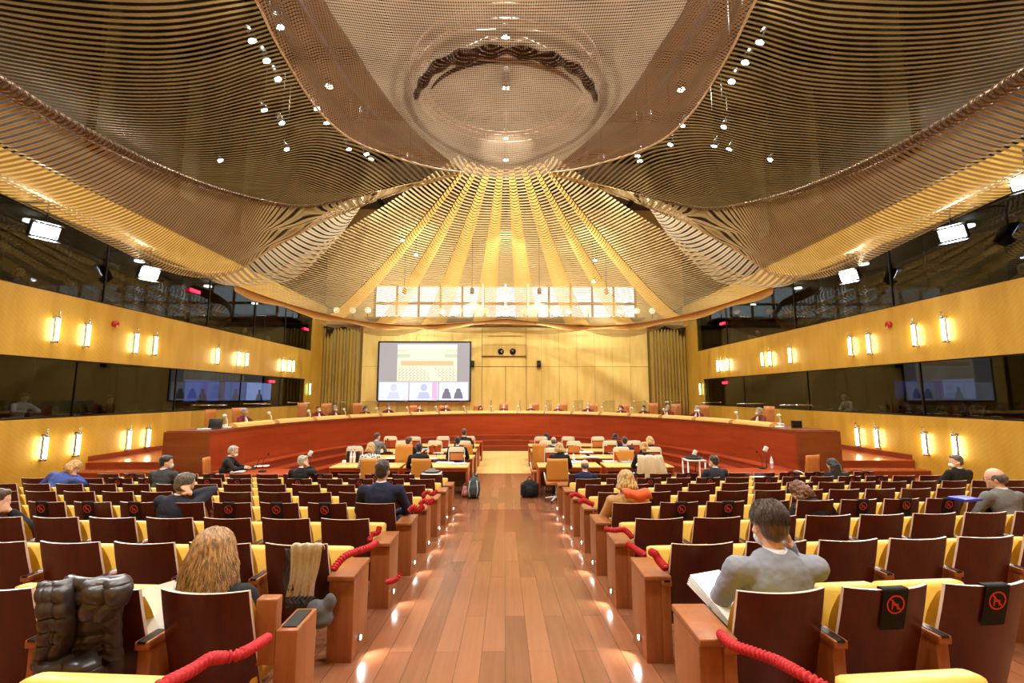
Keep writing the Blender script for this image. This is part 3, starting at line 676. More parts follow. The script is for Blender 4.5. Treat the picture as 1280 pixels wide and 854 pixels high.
for s in (-1, 1):
    for k in (6, 7):
        for j in (1,2,4,6,7,9,10) if k == 6 else (2,4,5,8,9,11): EMB.add((k,j,s))
for s, sn in ((-1,'left'),(1,'right')):
    for k in range(-1, 8):
        for j in range(0, 14 if k != 7 else (13 if s < 0 else 12)):
            x, y = seat_xy(k, j, s)
            if abs(x) > W-2.6 - (0 if k < 7 else .2): continue
            if k == -1 and j > 2: continue
            if abs(x)/y*F > 632+60: continue
            occ = (k,j,s) in OCC
            if occ: o = copy_tree(protoB) if usedB else protoB; usedB = True
            else: o = copy_tree(protoA) if usedA else protoA; usedA = True
            o.location = (x, y, FZ(y)); o.rotation_euler.z = s*.07
            rn = rown[k] if k >= 0 else 'row cut by the lower frame edge'
            tag(o, 'mahogany seat, %s from the aisle on the %s, %s' % (ORD[j], sn, rn), 'seat', 'auditorium seats')
            SEATS[(k,j,s)] = o
            if (k,j,s) in EMB:
                hw = .072
                e = empty('no_sitting_band', (x, y, FZ(y)), s*.07, 'no-sitting band on the %s seat from the aisle, %s side, %s' % (ORD[j], sn, rn), 'sign', 'no-sitting bands over the seat backs')
                mb = MB(); pts = [(.17*(1-v)**1.1-.006, .2+.64*v) for v in (.66,.72,.8,.88,.96,1)]
                L = [(a, b) for a, b in pts]+[(-.006,.85),(.034,.85),(.036,.80),(.06,.7)]
                mb.grid([[Vector((-hw, a, b)), Vector((-hw/2,a-.003,b)), Vector((hw/2,a-.003,b)), Vector((hw, a, b))] for a, b in L]); b_ = mb.build('cloth_band', M_blackcloth, e)
                # red ring with slash and seat pictogram, on the sloping back
                ang = math.atan2(.17*.34, .64*.34); M = Matrix.Translation((0, .018, .768)) @ Matrix.Rotation(ang-.08, 4, 'X')
                mb = MB(); n = 28; ro, ri = .052, .043
                vs = [(r_*math.cos(2*PI*i/n), -.0135, r_*math.sin(2*PI*i/n)) for r_ in (ro, ri) for i in range(n)]
                mb.add([M @ Vector(v) for v in vs], [(i,(i+1)%n,n+(i+1)%n,n+i) for i in range(n)])
                mb.box(-.046,.046,-.0135,-.0125,-.004,.004,0,M @ Matrix.Rotation(.8,4,'Y'))
                mb.box(-.022,-.012,-.0125,-.0115,-.02,.026,0,M); mb.box(-.022,.018,-.0125,-.0115,-.008,.003,0,M); mb.box(.008,.018,-.0125,-.0115,-.028,-.004,0,M); mb.box(-.022,-.014,-.0125,-.0115,-.03,-.01,0,M)
                mb.build('no_sitting_symbol', M_symbol, e)
        # aisle end post
        if k < 0: continue
        x, y = seat_xy(k, 0, s); xp = x-s*.37
        e = empty('row_end_post', (xp, y+.04, FZ(y+.04)), 0, 'wooden arm post at the aisle end of the %s side, %s' % (sn, rown[k]), 'post', 'wooden posts along the aisle')
        if k == 0 and s < 0:
            mb = MB(); mb.rbox(-.02,.1,.1,.36,-.05,.60,.008); mb.build('post_body', M_arm, e)
            mb = MB(); mb.rbox(-.135,-.02,.1,.17,.42,.76,.01); mb.build('raised_tablet', M_arm, e)
            MB().box(-.0,.08,.13,.33,.598,.606).build('storage_slot', M_black, e)
        else:
            mb = MB(); mb.rbox(-.095,.095,.0,.37,-.05,.575,.008); mb.build('post_body', M_arm, e)
            mb = MB(); mb.rbox(-.1,.1,-.03,.38,.582,.62,.008); mb.build('post_cap', M_arm, e)
        mb = MB(); mb.cyl((-s*.095,.16,.1),(-s*.108,.16,.1),.026,14); ring = mb.build('aisle_light', M_chrome, e)
        MB().cyl((-s*.108,.16,.1),(-s*.111,.16,.1),.018,14).build('lens', M_ledlens, ring)
        l = light('aisle_lamp', 'SPOT', (-s*.125,.16,.11), 9, (1,.95,.88), .012, target=(-s*.42,.02,-.06), spot=110, parent=e, blend=.8)
# red coiled ropes
def rope(pts, r, lab, turns=60):
    c = crom(pts, max(60, turns*10)); mb = MB(); n = len(c)
    mb.tube(c, r, 10, rf=lambda t: r*(1+.24*math.sin(t*turns*2*PI)))
    return tag(mb.build('red_rope', M_red), lab, 'rope', 'red coiled ropes closing the rows')
def R3(*a): return [P(px, py, y=y) for px, py, y in a]
rope(R3((334,798,2.45),(322,806,2.3),(300,818,2.15),(280,822,2.1),(262,824,2.0),(240,838,1.9),(205,856,1.75),(180,870,1.7)), .021, 'thick red coiled rope slung across the nearest seat left of the aisle', 30)
rope(R3((901,793,2.5),(915,806,2.35),(940,815,2.25),(970,826,2.15),(1000,842,2.0),(1035,862,1.9)), .021, 'thick red coiled rope slung across the grey suited mans seat', 30)
rope(R3((470,679,3.95),(462,684,3.8),(445,690,3.7),(432,695,3.62),(422,705,3.55),(417,712,3.5)), .023, 'red coiled rope on the second post left of the aisle', 22)
rope(R3((501,716,4.3),(498,722,4.28),(492,726,4.3),(484,728,4.35)), .02, 'short red rope tail hanging low beside the third left post', 14)
rope(R3((474,660,4.9),(472,666,4.85),(464,669,4.8),(462,676,4.7)), .024, 'red rope curled over the third post left of the aisle', 16)
for i, (px, py, y, k) in enumerate(((533,628,5.95,'fourth'),(520,636,5.8,'fourth, nearer end'),(537,617,6.9,'fifth'))):
    rope(R3((px-8,py+3,y),(px-3,py-2,y),(px+3,py+1,y),(px+9,py-3,y+.05)), .03, 'bunched red rope on the %s post left of the aisle' % k, 12)
rope(R3((814,690,3.7),(819,693,3.65),(824,701,3.6),(832,710,3.5)), .026, 'red coiled rope at the second post right of the aisle', 16)
rope(R3((784,681,4.35),(790,684,4.3),(798,689,4.2),(806,694,4.1)), .024, 'red coiled rope running off the third right post', 18)
rope(R3((756,662,4.8),(768,663,4.75),(779,662,4.7),(785,666,4.65),(790,672,4.6)), .024, 'red coiled rope looped over the third right post', 18)
for i, (px, py, y, k) in enumerate(((733,630,5.9,'fourth'),(722,622,6.6,'fifth'))):
    rope(R3((px-10,py-1,y),(px-3,py-4,y),(px+4,py-1,y),(px+9,py+1,y)), .03, 'bunched pinkish red rope on the %s post right of the aisle' % k, 12)
# ------------------------------------------------------------------ people
TS = bpy.data.scenes.new('tmp_scene')
def remesh(mb, vox, smooth=4, disp=None):
    me = bpy.data.meshes.new('tmp'); me.from_pydata(mb.v, [], mb.f); me.update()
    o = bpy.data.objects.new('tmp', me); TS.collection.objects.link(o)
    md = o.modifiers.new('r', 'REMESH'); md.mode = 'VOXEL'; md.voxel_size = vox; md.use_smooth_shade = True
    if smooth:
        sm = o.modifiers.new('s', 'SMOOTH'); sm.iterations = smooth; sm.factor = .5
    TS.view_layers[0].update(); dg = TS.view_layers[0].depsgraph
    me2 = bpy.data.meshes.new_from_object(o.evaluated_get(dg))
    bpy.data.objects.remove(o); bpy.data.meshes.remove(me)
    if disp:
        for v in me2.vertices: v.co += disp(v.co, v.normal)
    me2.polygons.foreach_set('use_smooth', [True]*len(me2.polygons)); me2.update()
    return me2
def limb(mb, a, b, ra, rb):
    a, b = Vector(a), Vector(b); mb.tube([a, b], ra, 12, rf=lambda t: ra+(rb-ra)*t); mb.ell(a, ra, ra, ra, u=12, v=8); mb.ell(b, rb, rb, rb, u=12, v=8)
def ik(a, c, l1, l2, pole):
    a, c = Vector(a), Vector(c); d = c-a; L = min(d.length, (l1+l2)*.995); dn = d.normalized()
    x = (l1*l1-l2*l2+L*L)/(2*L); h = math.sqrt(max(0, l1*l1-x*x)); p = Vector(pole); p = (p-dn*p.dot(dn)).normalized()
    return a+dn*x+p*h, a+dn*L
SKIN = {'light': mat('skin_light', (226, 178, 150), .5), 'mid': mat('skin_mid', (200, 146, 112), .5), 'dark': mat('skin_dark', (96, 62, 44), .5)}
def hairmat(rgb, name):
    m = mat(name, rgb, .45, sheen=.2); nt = m.node_tree; b = nt.nodes['Principled BSDF']
    if nt.nodes.get('hn'): return m
    tc = nt.nodes.new('ShaderNodeTexCoord'); mp = nt.nodes.new('ShaderNodeMapping'); mp.inputs['Scale'].default_value = (1,1,.25); n = nt.nodes.new('ShaderNodeTexNoise'); n.name = 'hn'; n.inputs['Scale'].default_value = 60; n.inputs['Detail'].default_value = 4
    nt.links.new(tc.outputs['Object'], mp.inputs['Vector']); nt.links.new(mp.outputs[0], n.inputs['Vector'])
    cr = nt.nodes.new('ShaderNodeValToRGB'); c = lin(rgb)
    cr.color_ramp.elements[0].position = .35; cr.color_ramp.elements[1].position = .65
    cr.color_ramp.elements[0].color = (*[v*.45 for v in c], 1); cr.color_ramp.elements[1].color = (*[min(1, v*1.5) for v in c], 1)
    nt.links.new(n.outputs['Fac'], cr.inputs['Fac']); nt.links.new(cr.outputs[0], b.inputs['Base Color'])
    bp = nt.nodes.new('ShaderNodeBump'); bp.inputs['Strength'].default_value = .6; bp.inputs['Distance'].default_value = .01; nt.links.new(n.outputs['Fac'], bp.inputs['Height']); nt.links.new(bp.outputs['Normal'], b.inputs['Normal'])
    return m
HAIR = {k: hairmat(c, 'hair_'+k) for k, c in {'brown': (74, 50, 32), 'darkbrown': (48, 32, 22), 'black': (22, 18, 17), 'blonde': (196, 158, 98), 'honey': (168, 128, 80), 'grey': (170, 164, 156), 'darkgrey': (92, 84, 76), 'auburn': (108, 62, 36)}.items()}
M_jab = mat('white_jabot', (238, 238, 240), .7); M_mask = mat('white_mask', (240, 244, 246), .7); M_bluemask = mat('pale_blue_mask', (190, 214, 222), .7)
def cloth(name, rgb, rough=.85, bs=45, bump=.15): return mat(name, rgb, rough, bump=bump, bscale=bs)
C_gray = cloth('grey_wool', (134, 138, 150)); C_navy = cloth('navy_wool', (24, 30, 62)); C_black = cloth('black_wool', (17, 17, 20)); C_char = cloth('charcoal_wool', (62, 66, 74))
C_beige = cloth('camel_knit', (190, 148, 92)); C_blackcloth = M_blackcloth; C_blue = cloth('blue_knit', (70, 92, 170)); C_white = cloth('white_cotton', (226, 228, 232)); C_robe = cloth('crimson_robe', (112, 18, 28)); C_grey2 = cloth('mid_grey_jacket', (118, 118, 118)); C_dknavy = cloth('dark_blue_wool', (34, 36, 52))
C_pant = cloth('dark_trousers', (26, 26, 32)); C_shoe = mat('black_shoe', (14,13,13), .35)
def pattern_mat():
    m = mat('patterned_blouse', (230,228,222), .8)
    nt = m.node_tree; b = nt.nodes['Principled BSDF']
    if len(nt.nodes) > 2: return m
    v = nt.nodes.new('ShaderNodeTexVoronoi'); v.inputs['Scale'].default_value = 26; tc = nt.nodes.new('ShaderNodeTexCoord'); nt.links.new(tc.outputs['Object'], v.inputs['Vector'])
    cr = nt.nodes.new('ShaderNodeValToRGB'); cr.color_ramp.interpolation = 'CONSTANT'; cr.color_ramp.elements[0].color = (.02,.02,.02,1); cr.color_ramp.elements[1].position = .38; cr.color_ramp.elements[1].color = (.85,.84,.8,1)
    nt.links.new(v.outputs['Distance'], cr.inputs['Fac']); nt.links.new(cr.outputs[0], b.inputs['Base Color']); return m
C_patt = pattern_mat()
def strands(root, H, hm, n, kind):
    rnd = random.Random(5); mb = MB()
    for i in range(n):
        a = rnd.uniform(0, 2*PI); e = math.asin(rnd.uniform(-.15 if kind == 'short' else .1, 1)); dv = Vector((math.cos(a)*math.cos(e), math.sin(a)*math.cos(e), math.sin(e)))
        if dv.y > .55 and dv.z < .6: continue
        if kind == 'short':
            p = [Vector((dv.x*.091, dv.y*.107-.012, .166+dv.z*.095))]; t = Vector((dv.x*.5, dv.y*.5-.25, -.8)); t = (t-dv*t.dot(dv)).normalized()
            for q in range(1, 4): w = (p[0]-Vector((0,-.012,.166))+t*.013*q+Vector((rnd.gauss(0,.0015),)*3)); p.append(Vector((0,-.012,.166))+w*(1.0+.01*q) if q < 3 else Vector((0,-.012,.166))+w*1.01)
            mb.tube([H(*v) for v in p], .0016, 3, cap=False, rf=lambda t: .0017*(1-.7*t))
        else:
            c0 = Vector((0,-.01,.15)); az = math.atan2(dv.y, dv.x); e0 = math.asin(dv.z); p = []
            if math.sin(az) > .45: az = -az
            L = rnd.uniform(.17,.29); ph = int(rnd.uniform(0,12))*.52+rnd.gauss(0,.2); am = rnd.uniform(.008,.017); lay = rnd.uniform(.97,1.05)
            for q in range(4): ee = e0*(1-q/3); p.append(c0+Vector((math.cos(az)*math.cos(ee)*.106*lay, math.sin(az)*math.cos(ee)*.122*lay, math.sin(ee)*.118*lay)))
            for q in range(1, 9):
                f = q/8; rx, ry = .106*lay+.045*f**.8, .122*lay+.006*f; w_ = am*min(1, f*2.5)*math.sin(10*f+ph)
                p.append(c0+Vector((math.cos(az)*(rx+w_), math.sin(az)*(ry+w_), -L*f))+Vector((am*.6*math.cos(9*f+ph)*f, 0, 0)))
            c = crom([H(*v) for v in p], 16); mb.tube(c, .0026, 4, cap=False, rf=lambda t: .003*(1-.7*t))
    mb.build('hair_strands', hm, root)
def person(label, pos, face=0, lean=8, side=0, hy=0, hp=0, hr=0, top=C_black, hair='brown', style='short', skin='light', armL=('lap',), armR=('lap',), mask=None, vox=.016, sc=1.0, hz=.47, sh=.195, legs=True, robe=False, extra=None, group=None, twist=0):
    """pos = floor point under the hips; face = heading in degrees (0 looks away from the camera, +Y)"""
    root = empty('person', pos, math.radians(face), label, 'person', group); root.scale = (sc,)*3
    la, sa = math.radians(lean), math.radians(side)
    d = Vector((math.sin(sa), math.sin(la)*math.cos(sa), math.cos(la)*math.cos(sa)))
    hip = Vector((0, 0, hz+.06)); waist = hip+d*.17+Vector((0,-.02,0)); chest = hip+d*.31; nb = hip+d*.46
    fw = Vector((0, 1, 0)); Rt = Matrix.Rotation(math.radians(twist), 3, 'Z')
    rt = Rt @ Vector((math.cos(sa), 0, -math.sin(sa)))
    SL, SR = nb-rt*sh-d*.055, nb+rt*sh-d*.055
    HR = Euler((math.radians(-hp), math.radians(hr), math.radians(-hy)), 'YXZ').to_matrix() if 0 else (Matrix.Rotation(math.radians(-hy), 3, 'Z') @ Matrix.Rotation(math.radians(-hp), 3, 'X') @ Matrix.Rotation(math.radians(hr), 3, 'Y'))
    hb = nb+d*.04+Vector((0,.015,0))                    # top of neck / base of skull
    H = lambda x, y, z: hb+HR @ Vector((x, y, z))       # head space: centre about (0,.02,.12)
    def hand_target(spec, s, S):
        k = spec[0]
        if k == 'lap': return Vector((s*.12, .34, hz+.14)), Vector((s*.8, -.3, -.5))
        if k == 'desk': return Vector((s*.14, .42, hz+.27)), Vector((s*.9, -.2, -.3))
        if k == 'arm': return Vector((s*.30, .26, hz+.18)), Vector((s*1, -.5, -.2))
        if k == 'ear': return H(s*.125, .02, .04), Vector((s*.45, .1, -1))
        if k == 'face': return H(s*.05, .12, .03), Vector((s*.5, .2, -1))
        if k == 'hat': return H(*spec[1]), Vector(spec[2])
        if k == 'at': return Vector(spec[1]), Vector(spec[2] if len(spec) > 2 else (s, -.2, -.5))
    A = {}
    for s, S, spec in ((-1, SL, armL), (1, SR, armR)):
        t, pole = hand_target(spec, s, S); e, h = ik(S, t, .29, .265, pole); A[s] = (S, e, h, spec[0])
    # ---- body (skin): one continuous surface
    mb = MB()
    mb.ell(H(0,.012,.145), .077, .098, .1, M=HR, u=20, v=14); mb.ell(H(0,.04,.075), .06, .068, .072, M=HR, u=18, v=12)
    mb.ell(H(0,.098,.015), .026, .022, .02, M=HR); mb.ell(H(0,.118,.098), .013, .02, .017, M=HR); limb(mb, H(0,.104,.135), H(0,.122,.1), .009, .012)
    mb.ell(H(0,.098,.142), .052, .016, .012, M=HR); mb.ell(H(0,.107,.048), .024, .011, .006, M=HR); mb.ell(H(0,.106,.058), .022, .01, .005, M=HR)
    for s in (-1, 1): mb.ell(H(s*.079,.005,.1), .011, .02, .032, M=HR); mb.ell(H(s*.045,.075,.09), .024, .024, .024, M=HR)
    limb(mb, nb-d*.06, H(0,.0,.05), .054, .051)
    mb.ell(chest, .13, .09, .16, M=Matrix.Rotation(-la,3,'X')); mb.ell(hip, .14, .1, .1); limb(mb, waist, chest, .1, .1); limb(mb, hip, waist, .1, .1)
    for s in (-1, 1):
        S, e, h, k = A[s]; limb(mb, nb-d*.08, S, .05, .045); limb(mb, S, e, .043, .036); limb(mb, e, h, .036, .026)
        fd = (h-e).normalized()
        if k in ('ear','hat'): tgt = H(s*.075, .02, .15); fd = (fd*.5+(tgt-h).normalized()*.6).normalized()
        if k in ('lap','desk'): fd = Vector((-s*.25,.95,-.12)).normalized()
        pn = Vector((-s,0,0)) if k in ('ear','face','hat') else Vector((0,0,-1))
        sd = fd.cross(pn).normalized(); pn = sd.cross(fd).normalized()
        palm = h+fd*.05; Mx = Matrix((sd, fd, pn)).transposed(); mb.ell(palm, .04, .052, .017, M=Mx)
        for q in range(4):
            b0 = h+fd*(.085-.004*abs(q-1.2))+sd*(-.03+.02*q); ln = (.034,.038,.036,.028)[q]; cu = .25
            p1 = b0+(fd+pn*cu).normalized()*ln; p2 = p1+(fd+pn*(cu+.6)).normalized()*ln*.75; p3 = p2+(fd+pn*(cu+1.2)).normalized()*ln*.55
            limb(mb, b0, p1, .0095, .009); limb(mb, p1, p2, .009, .0082); limb(mb, p2, p3, .0082, .0072)
        ts = -1 if (sd.dot(Vector((s,0,0))) > 0) else 1
        t0 = h+fd*.025+sd*(ts*.03); t1 = t0+(fd*.6+sd*ts*.75+pn*.3).normalized()*.038; t2 = t1+(fd+sd*ts*.2+pn*.3).normalized()*.03
        limb(mb, t0, t1, .012, .0105); limb(mb, t1, t2, .0105, .009)
    kn = {}
    for s in (-1, 1):
        K = Vector((s*.11, .42, hz+.05)); An = Vector((s*.12, .40, .09)); kn[s] = (K, An)
        if legs: limb(mb, hip+Vector((s*.08,0,-.01)), K, .072, .05); limb(mb, K, An, .048, .034)
    me = remesh(mb, vox, 3); me.materials.append(SKIN[skin])
    body = bpy.data.objects.new('body', me); COL.objects.link(body); body.parent = root
    def child(mb, name, m, v=None, sm=4, disp=None):
        me = remesh(mb, v or vox, sm, disp); me.materials.append(m); o = bpy.data.objects.new(name, me); COL.objects.link(o); o.parent = root; return o
    # ---- jacket
    mb = MB(); RX = Matrix.Rotation(-la, 3, 'X')
    mb.ell(chest+d*.02, .185, .125, .19, M=Rt @ RX, u=20, v=14); mb.ell(waist, .16, .125, .16, M=RX, u=18, v=12); mb.ell(hip+Vector((0,.01,.0)), .178, .15, .13, u=18, v=12)
    limb(mb, nb-d*.075-rt*.06, SL, .072, .068); limb(mb, nb-d*.075+rt*.06, SR, .072, .068); mb.tube([nb-d*.11, nb-d*.03, nb+d*.032], .08, 20, rf=lambda t: .1-.034*t)
    for s in (-1, 1):
        S, e, h, k = A[s]; limb(mb, S, e, .068, .055 if not robe else .075); w_ = e.lerp(h, .88); limb(mb, e, w_, .054, .042 if not robe else .07)
    fold = lambda c, n: n*(.006*noise.noise(c*14)+.004*noise.noise(c*31))
    child(mb, 'robe' if robe else 'jacket', top, vox*1.0, 4, fold)
    if top in (C_gray, C_navy, C_black, C_char, C_grey2, C_dknavy) and not robe and style in ('short','bald'):
        mb = MB(); mb.tube([nb-d*.03, nb+d*.052], .06, 24); mb.build('shirt_collar', C_white, root)
    if robe:
        mb = MB(); c0 = nb+Vector((0,.085,-.02)); limb(mb, c0, c0+Vector((0,.05,-.16)), .03, .055); child(mb, 'jabot', M_jab, .016, 1)
    if legs:
        mb = MB()
        for s in (-1, 1): K, An = kn[s]; limb(mb, hip+Vector((s*.085,0,-.015)), K, .092, .068); limb(mb, K, An+Vector((0,0,.02)), .064, .05)
        mb.ell(hip+Vector((0,0,-.02)), .17, .13, .1); child(mb, 'trousers', C_pant, max(vox, .02), 3)
        for s in (-1, 1):
            K, An = kn[s]; mb = MB(); mb.ell(An+Vector((0,-.01,-.03)), .042, .06, .05); mb.ell(An+Vector((0,.09,-.055)), .045, .1, .032); child(mb, 'shoe', C_shoe, .018, 1)
    # ---- hair
    fine = vox < .01
    hm = HAIR[hair]; mb = MB(); nz = lambda a, f: (lambda c, n: n*(a*noise.noise(c*f)))
    if style == 'short':
        mb.ell(H(0,-.012,.168), .088, .104, .092, M=HR, u=20, v=14); mb.ell(H(0,-.045,.12), .078, .066, .085, M=HR, u=18, v=12); mb.ell(H(0,.055,.215), .06, .05, .032, M=HR)
        child(mb, 'hair', hm, vox*.9, 2, nz(.005, 30))
        if vox < .01: strands(root, H, hm, 1500, 'short')
    elif style == 'bald':
        mb.ell(H(0,-.035,.12), .083, .072, .07, M=HR, u=20, v=14)
        for s in (-1,1): mb.ell(H(s*.06,.0,.13), .026, .06, .05, M=HR)
        child(mb, 'hair', hm, vox*.9, 2, nz(.004, 40))
    elif style in ('bob', 'long', 'wavy', 'curly', 'bun'):
        mb.ell(H(0,-.01,.165), .096, .112, .1, M=HR, u=20, v=14)
        dn = Vector((0,0,-1))
        L = {'bob': .085, 'long': .3, 'wavy': .12, 'curly': .12, 'bun': .03}[style]
        for i in range(0 if style == 'wavy' else 26 if vox > .01 else 90):
            a = PI*(.0+1.0*(i+.5)/(26 if vox > .01 else 90)); cs, sn_ = math.cos(a), math.sin(a)
            rr = random.uniform(.82, 1.08); p0 = H(cs*.088*rr, -sn_*.098*rr+.02, .17+random.uniform(-.02,.03))
            p1 = H(cs*.108*rr, -sn_*.118*rr+.0, .1); lw = random.uniform(.75, 1.1)*L
            am = {'wavy_': .02, 'curly': .022}.get(style, .006); pts = [p0, p1]; dd = (HR @ dn*.5+dn*.6).normalized()
            for q in range(1, 6):
                f = q/5; pts.append(p1+dd*lw*f+Vector((cs*((.05 if style == 'wavy' else .03)*f+am*math.sin(7*f+i*1.7)), -.02*f*sn_+am*math.cos(6*f+i*2.1), 0)))
            c = crom(pts, 12); r0 = .02 if vox > .01 else .0105
            mb.tube(c, r0, 7, rf=lambda t: r0*(1.05-.65*t**2))
        if style == 'wavy':
            for zz, ra, rb_, yy in ((.1,.1,.108,-.015),(.04,.112,.105,-.025),(-.02,.126,.1,-.03),(-.07,.125,.09,-.035)): mb.ell(H(0,yy,zz), ra, rb_, .075, M=HR, u=20, v=12)
        if style == 'bun': mb.ell(H(0,-.1,.22), .045, .045, .045, M=HR)
        child(mb, 'hair', hm, (vox if vox > .01 else .007), 1, nz(.01 if style != 'curly' else .022, 42))
        if fine: strands(root, H, hm, 1300, 'wavy')
    # ---- face details
    if mask:
        mb = MB(); mb.ell(H(0,.085,.055), .06, .055, .052, M=HR, u=18, v=12); child(mb, 'face_mask', mask, .012, 1)
        for s in (-1, 1):
            mb = MB(); mb.tube([H(s*.055,.085,.075), H(s*.074,.04,.09), H(s*.086,-.0,.115), H(s*.082,-.012,.085), H(s*.06,.075,.04)], .0025, 6); m_ = mb.build('mask_strap', M_mask, root)
    for s in (-1, 1):
        e_ = MB(); e_.ell(H(s*.031,.098,.118), .012, .008, .009, 0, HR, 10, 6); e_.ell(H(s*.031,.1045,.118), .0055, .003, .0055, 1, HR, 8, 6); e_.build('eye', [M_white, M_black], root)
    if extra == 'headset':
        mb = MB(); mb.tube([H(s*.092*math.cos(a), 0, .12+.125*math.sin(a)) for s in (1,) for a in [PI*i/12 for i in range(13)]], .007, 6)
        for s in (-1,1): mb.ell(H(s*.092,0,.1), .014,.03,.034, 0, HR)
        mb.build('headset', M_black, root)
    if extra == 'glasses':
        mb = MB()
        for s in (-1,1):
            mb.tube([H(s*.033+.022*math.cos(a), .118, .118+.017*math.sin(a)) for a in [2*PI*i/12 for i in range(13)]], .0018, 5); mb.tube([H(s*.056,.115,.12), H(s*.082,.0,.115)], .0018, 5)
        mb.build('glasses', M_black, root)
    root['_h'] = tuple(hb); return root
def head_at(px, py, y, face=0, lean=8, side=0, sc=1.0, hz=.47, zmin=None):
    """floor point so that the head centre projects to (px, py) for a body whose hips are at depth y"""
    la, sa = math.radians(lean), math.radians(side)
    d = Vector((math.sin(sa), math.sin(la)*math.cos(sa), math.cos(la)*math.cos(sa))); h = (Vector((0,0,hz+.06))+d*.50+Vector((0,.03,.12)))*sc
    h = Matrix.Rotation(math.radians(face), 3, 'Z') @ h; t = P(px, py, y=y+h.y)
    return Vector((t.x-h.x, y, t.z-h.z))
# ------------------------------------------------------------------ court floor furniture
def desk(x0, x1, y, lab, front=True, top=None, dep=.8, side='both', grp='counsel desks', h=.75, z0=0):
    o = empty('counsel_desk', ((x0+x1)/2, y+dep/2, z0), 0, lab, 'desk', grp); w = (x1-x0)/2; d = dep/2
    MB().rbox(-w, w, -d, d, h-.035, h, .006).build('desk_top', top or M_desktop, o)
    for sx_ in (-1, 1): MB().rbox(min(sx_*w, sx_*(w-.05)), max(sx_*w, sx_*(w-.05)), -d+.02, d-.02, 0, h-.035, .004).build('end_panel', M_bench, o)
    MB().box(-w+.05, w-.05, d-.08, d-.05, .12, h-.035).build('modesty_panel', M_panelgold, o)
    mb = MB(); mb.box(-w+.05, w-.05, -d+.03, -d+.07, h-.12, h-.035); mb.build('apron', M_bench, o)
    return o
DESKS = []
rows_y = [(12.1, 'nearest'), (13.75, 'second'), (15.4, 'third'), (17.0, 'fourth')]
for ri, (y, rn) in enumerate(rows_y):
    for (x0, x1, nm) in ((-4.55, -2.75, 'outer left'), (-2.65, -.98, 'inner left, beside the aisle'), (.86, 2.5, 'inner right, beside the aisle'), (2.62, 4.4, 'outer right')):
        DESKS.append(desk(x0, x1, y, 'pale topped counsel desk, %s, %s row from the camera' % (nm, rn)))
desk(-1.55, -.93, 18.4, 'small red topped lectern table at the far end of the left desks', top=M_bench, dep=.7, grp='red topped tables')
desk(.98, 1.9, 18.4, 'small red topped lectern table at the far end of the right desks', top=M_bench, dep=.7, grp='red topped tables')
# clerk desks at the sides
desk(-6.7, -4.95, 10.95, 'red wooden clerk desk with laptop in front of the left end of the bench', top=M_bench, dep=.9, grp='clerk desks')
desk(4.9, 6.9, 10.95, 'red wooden clerk desk with water bottle in front of the right end of the bench', top=M_bench, dep=.9, grp='clerk desks')
def office_chair(x, y, z=0, rz=0, lab='', zt=1.0, wd=.46, base='white', grp='tan office chairs at the counsel desks', m=None):
    o = empty('office_chair', (x, y, z), rz, lab, 'chair', grp); m = m or M_tan
    G = []
    for j in range(8):
        v = j/7; zz = .52+(zt-.52)*v; G.append([Vector((wd/2*(2*i/8-1)*(1-.05*v), -.06*v+.05*(2*i/8-1)**2, zz)) for i in range(9)])
    mb = MB(); mb.grid(G); b_ = mb.build('backrest', m, o); md = b_.modifiers.new('s','SOLIDIFY'); md.thickness = .035; md.offset = 1
    MB().rbox(-wd/2, wd/2, .05, .5, .42, .49, .03).build('seat', m, o)
    MB().cyl((0,.27,.1),(0,.27,.42),.028,10).build('gas_lift', M_chrome, o)
    for q in range(5):
        a = 2*PI*q/5+.4; mb = MB(); e = Vector((.28*math.cos(a), .27+.28*math.sin(a), .075)); mb.cyl((0,.27,.12), e, .02, 7, r2=.014); leg = mb.build('base_arm', M_white if base == 'white' else M_chrome, o)
        MB().cyl(e+Vector((-.012,0,-.04)), e+Vector((.012,0,-.04)), .033, 12).build('caster', M_black, leg)
    for s in (-1,1): mb = MB(); mb.tube(crom([(s*wd/2,.05,.5),(s*(wd/2+.03),.08,.66),(s*(wd/2+.03),.3,.68),(s*wd/2,.36,.5)], 12), .014, 7); mb.build('armrest', M_white, o)
    return o
def frame_chair(px, py, y, lab):
    """chair seen as a pale metal hoop with a cream top strip; py is the top edge"""
    p = P(px, py, y=y); zt = p.z; o = empty('frame_chair', (p.x, y, 0), 0, lab, 'chair', 'cream topped frame chairs between the desks'); w = .215
    mb = MB(); mb.tube(crom([(-w,.0,0),(-w,.0,.45),(-w,-.02,zt-.06),(-w+.04,-.03,zt-.01),(w-.04,-.03,zt-.01),(w,-.02,zt-.06),(w,.0,.45),(w,.0,0)], 40), .013, 7); mb.build('frame', M_white, o)
    MB().rbox(-w+.02, w-.02, -.045, -.012, zt-.13, zt, .008).build('top_strip', mat('cream_strip', (232, 222, 196), .5), o)
    MB().rbox(-w+.03, w-.03, -.02, .0, zt-.36, zt-.16, .008).build('backrest', M_tanwood if int(px) % 2 else M_bench, o)
    MB().rbox(-w, w, .0, .45, .42, .47, .02).build('seat', M_tanwood, o)
    for s in (-1,1): MB().cyl((s*w,.44,0),(s*w,.44,.43),.014,7).build('leg', M_white, o)
    return o
def tan_at(px, py, y, lab, **k):
    p = P(px, py, y=y-.06); return office_chair(p.x, y, 0, 0, lab, zt=p.z, **k)
tan_at(463, 574, 11.35, 'tan leather office chair of the woman in the patterned blouse', wd=.52)
tan_at(526, 574, 11.35, 'tan leather office chair behind which the dark-haired person sits, near left', wd=.5)
tan_at(697, 574, 11.3, 'tan leather swivel chair with white base beside the aisle, near right', wd=.54)
tan_at(504.5, 556, 13.02, 'tan leather chair in the middle of the left desks', wd=.5)
